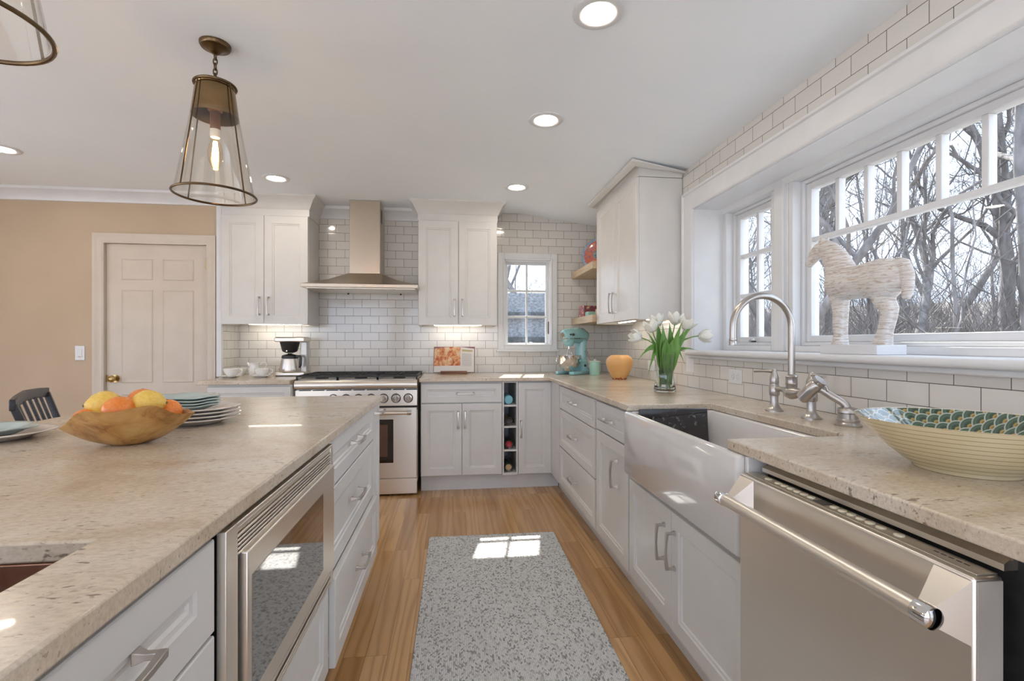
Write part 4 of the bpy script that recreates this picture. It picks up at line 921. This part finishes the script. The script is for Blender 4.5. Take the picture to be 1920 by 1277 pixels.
tulip(3, (1.375, Y-.02, 1.232), (1, -.1, .0), 'white tulip leaning furthest right in front of the window casing', [((1.365, Y-.03, 1.150), .011, .4), ((1.282, Y-.05, 1.058), .013, .1)], .2)
tulip(4, (1.165, Y+.05, 1.29), (-.1, .2, 1), 'white tulip at the back centre of the bunch', [((1.215, Y+.01, 1.322), .020, 0), ((1.15, Y-.045, 1.30), .022, .15)], .4)
tulip(5, (1.265, Y+.05, 1.300), (.25, .2, 1), 'white tulip at the back right of the bunch', [((1.335, Y+.0, 1.225), .020, -.3), ((1.16, Y-.06, 1.215), .024, .2), ((1.25, Y-.055, 1.25), .026, -.2)], .5)
# ---------------- faucet ----------------
fc = thing('kitchen_faucet', 'brushed nickel bridge faucet with tall gooseneck spout behind the sink', 'faucet', (0, 0, 0))
NI = M['nickel']
for y, s in ((1.843, 1), (1.636, -1)):
    c = (1.302, y, .9152)
    bs = B().lathe([(0, 0), (.034, 0), (.034, .004), (.026, .010), (.019, .020), (.0155, .030), (.0155, .062), (.019, .064), (.0205, .070), (.0205, .100), (.018, .104), (.0165, .108), (.0175, .112), (.0175, .134), (.012, .150), (.009, .156), (.009, .164), (.006, .170), (0, .171)], c, 36).build('valve_body', NI, fc)
    lev = (-.03, .085) if s == 1 else (-.01, -.075)
    B().tube([(c[0], c[1], c[2]+.160), (c[0]+lev[0]*.5, c[1]+lev[1]*.5, c[2]+.160), (c[0]+lev[0], c[1]+lev[1], c[2]+.158)], [.0075, .0055, .0065], 12).build('lever', NI, bs)
b = B().tube([(1.302, 1.825, 1.007), (1.302, 1.80, 1.007), (1.302, 1.785, 1.007), (1.302, 1.77, 1.004), (1.302, 1.755, 1.000), (1.302, 1.741, .998), (1.302, 1.725, 1.0), (1.302, 1.71, 1.004), (1.302, 1.695, 1.007), (1.302, 1.655, 1.007)], [.011, .0095, .010, .017, .023, .025, .023, .017, .010, .0095], 20); b.build('bridge', NI, fc)
pts = [(1.302, 1.741, 1.0), (1.302, 1.741, 1.10), (1.302, 1.741, 1.252)]+[(1.181+.121*math.cos(t_), 1.741, 1.252+.121*math.sin(t_)) for t_ in [PI*k/20 for k in range(1, 21)]]+[(1.060, 1.741, 1.215), (1.060, 1.741, 1.186)]
sp_ = B().tube(pts, .0125, 20).build('spout', NI, fc)
B().lathe([(.013, 1.012), (.020, 1.012), (.020, 1.030), (.022, 1.034), (.0205, 1.038), (.0205, 1.058), (.0225, 1.062), (.018, 1.068), (.013, 1.07)], (1.302, 1.741, 0), 28).build('spout_collar', NI, fc)
B().lathe([(.0105, 1.184), (.0140, 1.184), (.0145, 1.196), (.013, 1.200), (.0145, 1.204), (.0130, 1.210), (.0105, 1.210)], (1.060, 1.741, 0), 24).build('aerator', NI, sp_)
ss = thing('side_sprayer', 'brushed nickel side sprayer leaning from its round base, right of the faucet', 'sprayer', (1.312, 1.480, .9152))
B().lathe([(0, 0), (.040, 0), (.041, .004), (.034, .009), (.032, .012), (.033, .016), (.033, .020), (.029, .024), (.029, .040), (.033, .044), (.033, .052), (.030, .058), (.012, .062), (0, .062)], n=36).build('base', NI, ss)
sx, sy, sz = 1.312, 1.480, .9152
rel = lambda p: (p[0]-sx, p[1]-sy, p[2]-sz)
B().tube([rel(p) for p in ((1.312, 1.482, .970), (1.310, 1.487, .982), (1.302, 1.497, .993), (1.285, 1.52, 1.010), (1.262, 1.545, 1.034))], .0125, 20).build('arm', NI, ss)
hp = [Vector(p) for p in ((1.225, 1.592, .992), (1.228, 1.588, .996), (1.238, 1.566, 1.022), (1.248, 1.545, 1.048), (1.250, 1.541, 1.052), (1.252, 1.537, 1.057), (1.255, 1.531, 1.064))]
B().tube([rel(p) for p in hp], [.015, .021, .0215, .0225, .0185, .0225, .0225], 24).build('spray_head', NI, ss)
B().tube([rel(p) for p in ((1.258, 1.533, 1.045), (1.268, 1.522, 1.040), (1.270, 1.518, 1.028))], .005, 8).build('trigger', NI, ss)
# ---------------- patterned bowl ----------------
def scallop():
    m = mat('green_scallop_glaze', (.05, .12, .07), .08, 0, Coat_Weight=1.0); n = N(m); t = n.n('TexCoord'); sp = n.n('SeparateXYZ'); n.l(t.outputs['Object'], sp.inputs[0])
    X, Y_ = sp.outputs[0], sp.outputs[1]; s_ = .043
    v_ = n.math('DIVIDE', Y_, s_*.25); row = n.math('FLOOR', v_); fy = n.math('FRACT', v_)
    def dist(dr):
        o_ = n.math('MULTIPLY', n.math('FLOORED_MODULO', n.math('ADD', row, -dr), 2), .5)
        fx = n.math('SUBTRACT', n.math('FRACT', n.math('ADD', n.math('DIVIDE', X, s_), o_)), .5)
        yy = n.math('MULTIPLY', n.math('ADD', fy, dr), .25)
        return n.math('SQRT', n.math('ADD', n.math('MULTIPLY', fx, fx), n.math('MULTIPLY', yy, yy)))
    d0, d1 = dist(0), dist(1)
    use1 = n.math('LESS_THAN', d1, .5); d = n.math('ADD', n.math('MULTIPLY', d1, use1), n.math('MULTIPLY', d0, n.math('SUBTRACT', 1, use1)))
    c = n.ramp(d, [(.0, (.09, .03, .01)), (.07, (.30, .17, .03)), (.14, (.38, .30, .08)), (.18, (.02, .045, .02)), (.30, (.035, .075, .04)), (.32, (.07, .13, .075)), (.42, (.035, .075, .04)), (.465, (.42, .46, .38)), (.5, (.38, .42, .34))])
    [x for x in m.node_tree.nodes if x.type == 'VALTORGB'][-1].color_ramp.interpolation = 'LINEAR'
    n.color(c); return m
def lines():
    m = mat('cream_lined_glaze', (.6, .5, .25), .25, 0, Coat_Weight=.5); n = N(m); t = n.n('TexCoord'); sp = n.n('SeparateXYZ'); n.l(t.outputs['Object'], sp.inputs[0])
    f = n.math('FRACT', n.math('DIVIDE', sp.outputs[2], .0098)); base = n.ramp(n.noise(n.coord((1, 1, 1)), 6, 3), [(.3, (.66, .55, .33)), (.7, (.74, .65, .44))])
    n.color(n.mix(n.math('MULTIPLY', n.math('LESS_THAN', f, .13), .75), base, (.22, .13, .04))); return m
pb = thing('serving_bowl', 'wide cream bowl with brown lines outside and green scallops inside', 'bowl', (1.112, .935, .9152))
B().lathe([(0, .010), (.080, .008), (.086, .0), (.092, .0), (.094, .006), (.112, .018), (.140, .042), (.170, .074), (.198, .104), (.2015, .108), (.2005, .1095), (.197, .108)], n=80).build('outer_shell', lines(), pb, sharp=70)
B().lathe([(.197, .1082), (.166, .078), (.134, .048), (.105, .026), (.07, .015), (0, .0125)], n=80).build('inner_glaze', scallop(), pb, sharp=70)
# ---------------- switch and outlets ----------------
sw = thing('light_switch', 'white light switch on the beige wall beside the door', 'switch', (-2.968, 4.28, 1.113))
B().box(-.036, .036, -.006, 0, -.058, .058).build('plate', M['trim'], sw, bevel=.003); B().box(-.017, .017, -.009, -.004, -.034, .034).build('rocker', M['trim'], sw, bevel=.002); B().box(-.010, .010, -.0095, -.0085, -.030, -.027).build('indicator', M['black'], sw)
for y, z, L, lb in ((2.405, 1.015, .060, 'white outlet plate on the tile left of the faucet'), (3.50, 1.025, .06, 'white outlet plate on the tile behind the orange pot')):
    t = thing('wall_outlet', lb, 'outlet', (1.48, y, z), rr, 'outlets on the tile wall')
    B().box(-L, L, -.005, 0, -.038, .038).build('plate', M['trim'], t, bevel=.003)
    for s in (-1, 1):
        B().lathe([(0, .0075), (.016, .0075), (.017, .005)], n=20, M=Matrix.Rotation(PI/2, 4, 'X')).xf(Matrix.Translation((s*.022, 0, 0))).build('socket_face', M['trim'], t)
        b = B(); b.box(s*.022-.005, s*.022+.004, -.0080, -.0072, .004, .0055).box(s*.022-.005, s*.022+.004, -.0080, -.0072, -.0055, -.004); b.build('slots', M['black'], t)
# ---------------- rug ----------------
b = B(); w2, l2, r_ = .385, 1.18, .03; nx, ny = 60, 120
for_out = []
pr_ = [(-w2, -l2), (w2, -l2), (w2, l2), (-w2, l2)]
b.prism([(-w2+.004, -l2), (w2-.004, -l2), (w2, -l2+.01), (w2, l2-.012), (w2-.01, l2), (-w2+.01, l2), (-w2, l2-.012), (-w2, -l2+.01)], .0005, .010)
o = b.build('braided_rug', M['rug'], bevel=.004, seg=3); o.location = (.232, 3.0-l2, 0); o.rotation_euler = (0, 0, R(-.4)); tag(o, 'grey heather braided runner rug on the oak floor', 'rug')
# ---------------- things on the open shelves ----------------
def platter():
    m = mat('red_blue_platter', (.6, .12, .06), .2, 0, Coat_Weight=.6); n = N(m); t = n.n('TexCoord'); gx = n.n('SeparateXYZ'); n.l(t.outputs['Object'], gx.inputs[0])
    r_ = n.math('SQRT', n.math('ADD', n.math('MULTIPLY', gx.outputs[0], gx.outputs[0]), n.math('MULTIPLY', gx.outputs[1], gx.outputs[1])))
    f = n.noise(n.coord((1, 1, 1)), 60, 4, .6, 1)
    red = n.ramp(f, [(.35, (.62, .12, .07)), (.5, (.72, .22, .12)), (.62, (.20, .10, .22)), (.7, (.70, .45, .30))])
    cen = n.ramp(f, [(.4, (.08, .16, .30)), (.6, (.35, .40, .30))])
    rim = n.ramp(f, [(.4, (.18, .28, .50)), (.6, (.40, .50, .62))])
    c = n.mix(n.math('GREATER_THAN', r_, .130), red, rim); c = n.mix(n.math('LESS_THAN', r_, .045), c, cen); n.color(c); return m
o = B().lathe([(0, 0), (.07, 0), (.075, -.003), (.08, 0), (.11, .010), (.150, .022), (.152, .025), (.148, .026), (.11, .015), (.07, .006), (0, .006)], n=64).build('platter', platter(), sharp=70)
o.rotation_euler = (R(76), 0, R(-42)); o.location = (1.335, 4.395, 1.868+.152); tag(o, 'red patterned platter with blue rim standing on the upper floating shelf', 'plate')
flor = noisy('floral_print', (.62, .10, .07), (.72, .68, .34), .5, 22, detail=4); n = N(flor)
rp = [x for x in flor.node_tree.nodes if x.type == 'VALTORGB'][0]; e = rp.color_ramp.elements; e.new(.5).color = (.15, .10, .16, 1); e.new(.58).color = (.70, .22, .10, 1)
o = B().box(-.07, .07, -.045, .045, 0, .105).build('floral_box', flor, bevel=.006); o.location = (1.225, 4.33, 1.428); o.rotation_euler = (0, 0, .25); tag(o, 'small box with a red and yellow floral print on the lower floating shelf', 'box')
o = B().box(-.05, .05, -.035, .035, 0, .045).build('mint_tin', M['mint'], bevel=.006); o.location = (1.225, 4.215, 1.428); o.rotation_euler = (0, 0, .1); tag(o, 'low mint tin in front of the floral box on the lower shelf', 'tin')
o = B().box(-.04, .04, -.03, .03, 0, .060).build('wood_box', M['shelf'], bevel=.003); o.location = (1.272, 4.10, 1.428); tag(o, 'small pale wooden box on the lower floating shelf', 'box')
o = B().lathe([(0, 0), (.035, 0), (.052, .03), (.056, .08), (.045, .13), (.022, .165), (.020, .19), (.024, .195), (0, .195)], n=36).build('black_jug', M['black'], loc=(1.345, 4.19, 1.428), sharp=60); tag(o, 'rounded black jug on the lower floating shelf, half behind the cabinet', 'jug')
# ---------------- horse ----------------
def hmat():
    m = mat('whitewashed_wood', (.8, .8, .78), .75); n = N(m); v = n.coord((5, 5, 60)); f = n.noise(v, 3.0, 5, .65, .5); g = n.noise(n.coord((16, 16, 70)), 2.2, 4, .6, .3)
    c = n.ramp(f, [(.35, (.50, .45, .40)), (.52, (.70, .67, .64)), (.8, (.80, .79, .78))])
    k = n.ramp(g, [(.55, (0, 0, 0)), (.62, (1, 1, 1))]); c = n.mix(n.math('MULTIPLY', k, .6), c, (.42, .27, .18)); n.color(c); n.bump(f, .8, .004); return m
HM = hmat()
hs = thing('horse_sculpture', 'whitewashed carved wooden horse standing on the window sill', 'sculpture', (1.56, 1.70, 1.1485))
B().box(-.06, .06, -.135, .135, 0, .036).build('plinth', M['trim'], hs, bevel=.002)
# body: overlapping tapered limbs fused into one surface; profile runs along Y, x is the width
b = B()
def limb(pts, wx=1.0, n_=14):
    """pts: (y, z, r_profile, r_width, x)"""
    P_ = [Vector((p[4] if len(p) > 4 else 0, p[0]-1.70, p[1]-1.1485)) for p in pts]; rows = []
    for i, p in enumerate(P_):
        d = (P_[min(i+1, len(P_)-1)]-P_[max(i-1, 0)]); d.normalize(); sx_ = Vector((1, 0, 0)); q = d.cross(sx_).normalized()
        rows.append([b.bm.verts.new(p+sx_*math.cos(t_)*pts[i][3]+q*math.sin(t_)*pts[i][2]) for t_ in [2*PI*k/n_ for k in range(n_)]])
    for A, D in zip(rows, rows[1:]):
        for k in range(n_): b._f([A[k], A[(k+1) % n_], D[(k+1) % n_], D[k]])
    c0 = b.bm.verts.new(P_[0]-(P_[1]-P_[0]).normalized()*pts[0][2]*.35); c1 = b.bm.verts.new(P_[-1]+(P_[-1]-P_[-2]).normalized()*pts[-1][2]*.35)
    for k in range(n_): b._f([c0, rows[0][(k+1) % n_], rows[0][k]]); b._f([c1, rows[-1][k], rows[-1][(k+1) % n_]])
limb([(1.530, 1.425, .045, .034), (1.560, 1.425, .072, .052), (1.61, 1.425, .078, .057), (1.665, 1.430, .068, .054), (1.72, 1.428, .066, .054), (1.78, 1.432, .070, .056), (1.825, 1.44, .062, .052), (1.845, 1.445, .040, .036)])
limb([(1.785, 1.445, .066, .050), (1.800, 1.485, .066, .045), (1.822, 1.530, .058, .036), (1.855, 1.570, .047, .029), (1.890, 1.598, .036, .024), (1.908, 1.608, .024, .020)])
limb([(1.885, 1.598, .030, .024), (1.912, 1.590, .034, .026), (1.940, 1.570, .029, .023), (1.962, 1.548, .020, .018), (1.978, 1.535, .016, .016)])
for x in (-.014, .014): limb([(1.888, 1.615, .012, .007, x), (1.884, 1.632, .010, .006, x), (1.880, 1.645, .003, .003, x)])
for x, dy in ((-.010, .002), (.010, -.002)):
    limb([(1.808+dy, 1.43, .042, .028, x), (1.802+dy, 1.37, .034, .020, x), (1.797+dy, 1.32, .025, .015, x), (1.799+dy, 1.27, .024, .014, x), (1.797+dy, 1.225, .020, .013, x), (1.799+dy, 1.205, .024, .016, x), (1.801+dy, 1.184, .029, .019, x)])
for x, dy in ((-.010, .002), (.010, -.002)):
    limb([(1.592+dy, 1.43, .058, .030, x), (1.602+dy, 1.38, .045, .024, x), (1.594+dy, 1.340, .033, .018, x), (1.574+dy, 1.312, .026, .015, x), (1.578+dy, 1.285, .022, .014, x), (1.592+dy, 1.235, .020, .013, x), (1.599+dy, 1.205, .025, .016, x), (1.605+dy, 1.184, .031, .019, x)])
limb([(1.545, 1.478, .020, .020), (1.518, 1.468, .022, .020), (1.504, 1.43, .022, .020), (1.503, 1.385, .020, .018), (1.510, 1.345, .014, .013)])
hb_ = b.build('body', HM, hs, smooth=True)
rm = hb_.modifiers.new('fuse', 'REMESH'); rm.mode = 'VOXEL'; rm.voxel_size = .0045; rm.use_smooth_shade = True
sm = hb_.modifiers.new('soft', 'SMOOTH'); sm.factor = .5; sm.iterations = 5
# ---------------- chair ----------------
ch = thing('dining_chair', 'black slat back chair behind the left edge of the island', 'chair', (-1.655, 2.40, 0), R(-62))
bwd = M['blackwood']
B().box(-.25, .25, 0, .44, .430, .465).build('seat', bwd, ch, bevel=.010)
for x, y in ((-.22, .04), (.22, .04), (-.22, .40), (.22, .40)): B().tube([(x, y, .435), (x*1.08, y+(.03 if y > .2 else -.03), 0)], [.020, .014], 12).build('leg', bwd, ch)
B().tube([(-.31, -.165, .955), (-.2, -.175, .962), (0, -.185, .968), (.2, -.175, .962), (.31, -.165, .955)], .026, 4, flat=(.5, 1.2)).build('top_rail', bwd, ch, bevel=.004)
for x in (-.285, .285): B().tube([(x*.82, .01, .45), (x*.95, -.09, .72), (x*1.04, -.165, .955)], [.020, .018, .017], 4).build('back_post', bwd, ch, bevel=.003)
for k in range(5):
    x = -.19+.095*k; B().tube([(x*.9, .01, .455), (x, -.10, .72), (x*1.04, -.172, .950)], [.011, .012, .011], 8, flat=(.6, 1)).build('slat', bwd, ch)
# ---------------- outdoors ----------------
gmat = noisy('leaf_litter', (.24, .20, .16), (.36, .32, .27), .9, 4, detail=8, bump=.3, bdist=.05)
rng = random.Random(11)
def terr(x, y):
    d = max(0, math.hypot(x-1, y-1)-9); return -.75+min(6.0, d*.11)+.12*math.sin(x*.7)*math.cos(y*.6)
b = B(); g = {}
for i in range(61):
    for j in range(61):
        x = -25+i*1.75 if i else -25; y = -25+j*1.9
        g[i, j] = b.bm.verts.new((x, y, terr(x, y) if not (-5.2 < x < 2.9 and -3.5 < y < 6) else -.75))
for i in range(60):
    for j in range(60): b._f([g[i, j], g[i+1, j], g[i+1, j+1], g[i, j+1]])
st(b.build('ground', gmat, sharp=180))
st(B().box(-11, -4.75, -9, 6, -.72, -.14).box(-4.75, 2.0, -9, -2.75, -.72, -.14).build('bounce_slab', noisy('pale_bounce_tone', (.62, .63, .64), (.70, .71, .72), .8, 3)))  # added unseen slab, bounces sunlight through the windows onto the ceiling
barkm = noisy('grey_bark', (.10, .092, .088), (.22, .205, .20), .9, 7, stretch=(1, 1, .35), bump=.4, bdist=.02, detail=6)
def tree_mesh(name, seed, H=9.5, r0=.17, lean=.1, lv=4, curl=.5, ntw=4):
    rg_ = random.Random(seed); V_, F_ = [], []
    def tube(pts, rs, n_):
        base = len(V_); up = Vector((0, 1, .2))
        for i, p in enumerate(pts):
            d = (pts[min(i+1, len(pts)-1)]-pts[max(i-1, 0)]).normalized(); a = d.cross(up)
            if a.length < 1e-3: a = d.cross(Vector((1, 0, 0)))
            a.normalize(); q = d.cross(a)
            for k in range(n_):
                t_ = 2*PI*k/n_; V_.append(p+(a*math.cos(t_)+q*math.sin(t_))*rs[i])
        for i in range(len(pts)-1):
            for k in range(n_):
                F_.append((base+i*n_+k, base+i*n_+(k+1) % n_, base+(i+1)*n_+(k+1) % n_, base+(i+1)*n_+k))
    def grow(p, d, L, r, lvl):
        n_ = {0: 9, 1: 6, 2: 5, 3: 3}.get(lvl, 3); seg = {0: 9, 1: 8, 2: 6, 3: 5}.get(lvl, 3)
        pts = [p.copy()]; rs = [r]; cur = p.copy(); dd = d.normalized()
        for i in range(seg):
            w_ = curl*(.22 if lvl == 0 else .50)
            dd = (dd+Vector((rg_.uniform(-1, 1), rg_.uniform(-1, 1), rg_.uniform(-.8, .9)))*w_+Vector((0, 0, .07 if lvl < 3 else -.02))).normalized()
            cur = cur+dd*(L/seg); pts.append(cur.copy()); rs.append(r*(1-.72*(i+1)/seg)+.0006)
        tube(pts, rs, n_)
        if lvl >= lv: return
        cnt = {0: 8, 1: 6, 2: 5, 3: ntw}[lvl]
        for k in range(cnt):
            f = rg_.uniform(.28 if lvl == 0 else .15, 1.0); idx = f*seg; i = min(seg-1, int(idx)); q = pts[i].lerp(pts[i+1], idx-i); dr = (pts[i+1]-pts[i]).normalized()
            side = Vector((rg_.uniform(-1, 1), rg_.uniform(-1, 1), rg_.uniform(-.25, .75))).normalized()
            nd = (dr*.55+side).normalized()
            rr_ = rs[i]*(.62 if lvl < 2 else .6)*rg_.uniform(.55, 1.0); grow(q, nd, L*rg_.uniform(.38, .66)*(1.15-.4*f), rr_, lvl+1)
    grow(Vector((0, 0, -.3)), Vector((rg_.uniform(-1, 1)*lean, rg_.uniform(-1, 1)*lean, 1)), H, r0, 0)
    me = bpy.data.meshes.new(name); me.from_pydata([tuple(v) for v in V_], [], F_); me.materials.append(barkm)
    me.polygons.foreach_set('use_smooth', [True]*len(F_)); return me
TM = [tree_mesh('twisted_tree', 3, 8.5, .17, .35, 4, .85), tree_mesh('twisted_tree_b', 8, 8.5, .15, .45, 4, .95), tree_mesh('tall_tree', 21, 11, .13, .1, 4, .5), tree_mesh('slim_tree', 34, 11, .075, .15, 4, .6, 3), tree_mesh('sapling', 47, 6.5, .040, .2, 3, .6)]
def tree(k, x, y, s, rz, label, group=None, tilt=0):
    o = bpy.data.objects.new('bare_tree', TM[k]); COL.objects.link(o); o.location = (x, y, terr(x, y)); o.scale = (s, s, s); o.rotation_euler = (tilt, 0, rz); tag(o, label, 'tree', group); return o
tree(0, 9.9, 7.6, .95, 3.6, 'big twisted bare tree nearest the large window, right half')
tree(1, 8.6, 9.0, .95, .4, 'leaning bare tree with low snaking limbs behind the horse')
tree(0, 6.8, 10.2, .85, 1.9, 'crooked bare tree seen at the left end of the large window')
tree(2, 12.2, 8.2, 1, .3, 'tall straight bare tree between the twisted ones at the right')
tree(1, 5.6, 8.8, .75, 2.4, 'bare tree seen through the narrow casement window')
GW = 'bare trees in the woods beyond the windows'; LW = 'bare leafless tree in the woods beyond the windows'
placed = []
for i in range(84):
    for _ in range(30):
        az = R(rng.uniform(17, 78)); d = rng.uniform(11.5, 34) if i > 14 else rng.uniform(10, 17)
        x, y = d*math.sin(az), d*math.cos(az)
        if all((x-a)**2+(y-c)**2 > (.7 if i > 14 else 1.2) for a, c in placed): break
    placed.append((x, y)); k = rng.choice((2, 3, 3, 4, 4, 1)); tree(k, x, y, rng.uniform(.75, 1.1), rng.uniform(0, 6.28), LW, GW)
GB = 'bare trees behind the small back window'
for x, y, k in ((1.0, 15.5, 3), (1.55, 17.5, 4), (2.3, 17, 4), (1.2, 20, 4), (2.9, 21, 3), (3.6, 19, 4)):
    tree(k, x, y, .55, x*3, 'bare leafless tree seen through the small back window', GB)
# underbrush: nobody could count these
rb = random.Random(4); V_, F_ = [], []
for i in range(30000):
    if i < 27800: az = R(rb.uniform(17, 78)); d = rb.uniform(10.5, 34)
    else: az = R(rb.uniform(-3, 17)); d = rb.uniform(12, 17)
    x, y = d*math.sin(az), d*math.cos(az); z = terr(x, y)-.1; hgt = rb.uniform(.8, 5.2)*(.7+.3*math.sin(x*1.3+y)); a = Vector((x, y, z)); pd_ = Vector((rb.uniform(-1, 1), rb.uniform(-1, 1), 1.5)).normalized(); r_ = rb.uniform(.004, .014)
    for sgm in range(4):
        c_ = a+pd_*hgt/4; pd_ = (pd_+Vector((rb.uniform(-1, 1), rb.uniform(-1, 1), rb.uniform(-.5, .5)))*.45).normalized(); base = len(V_)
        for p, rr_ in ((a, r_), (c_, r_*.75)):
            for k in range(3): V_.append((p.x+math.cos(k*2.094)*rr_, p.y+math.sin(k*2.094)*rr_, p.z))
        for k in range(3): F_.append((base+k, base+(k+1) % 3, base+3+(k+1) % 3, base+3+k))
        a = c_; r_ *= .75
me = bpy.data.meshes.new('underbrush'); me.from_pydata(V_, [], F_); me.materials.append(noisy('twig_bark', (.12, .105, .095), (.24, .22, .21), .9, 3))
o = bpy.data.objects.new('underbrush', me); COL.objects.link(o); tag(o, 'tangle of grey brown twigs and saplings on the woodland floor', 'brush', kind='stuff')
# grey shingled shed seen through the small back window
shg = noisy('grey_shingle', (.11, .12, .135), (.23, .25, .27), .8, 16, detail=8, bump=.3, bdist=.02, stretch=(1, 1, 1.6))
sh = thing('garden_shed', 'grey shingled shed with dark overhanging bands behind the small back window', 'shed', (1.62, 10.6, -.75), R(-8))
B().box(-1.5, 2.4, 0, 2.2, 0, 3.05).build('shed_wall', shg, sh)
for z in (2.52, 1.98): B().box(-1.55, 2.45, -.16, 0, z, z+.10).build('band', noisy('dark_band', (.035, .04, .045), (.07, .08, .085), .8, 10), sh)
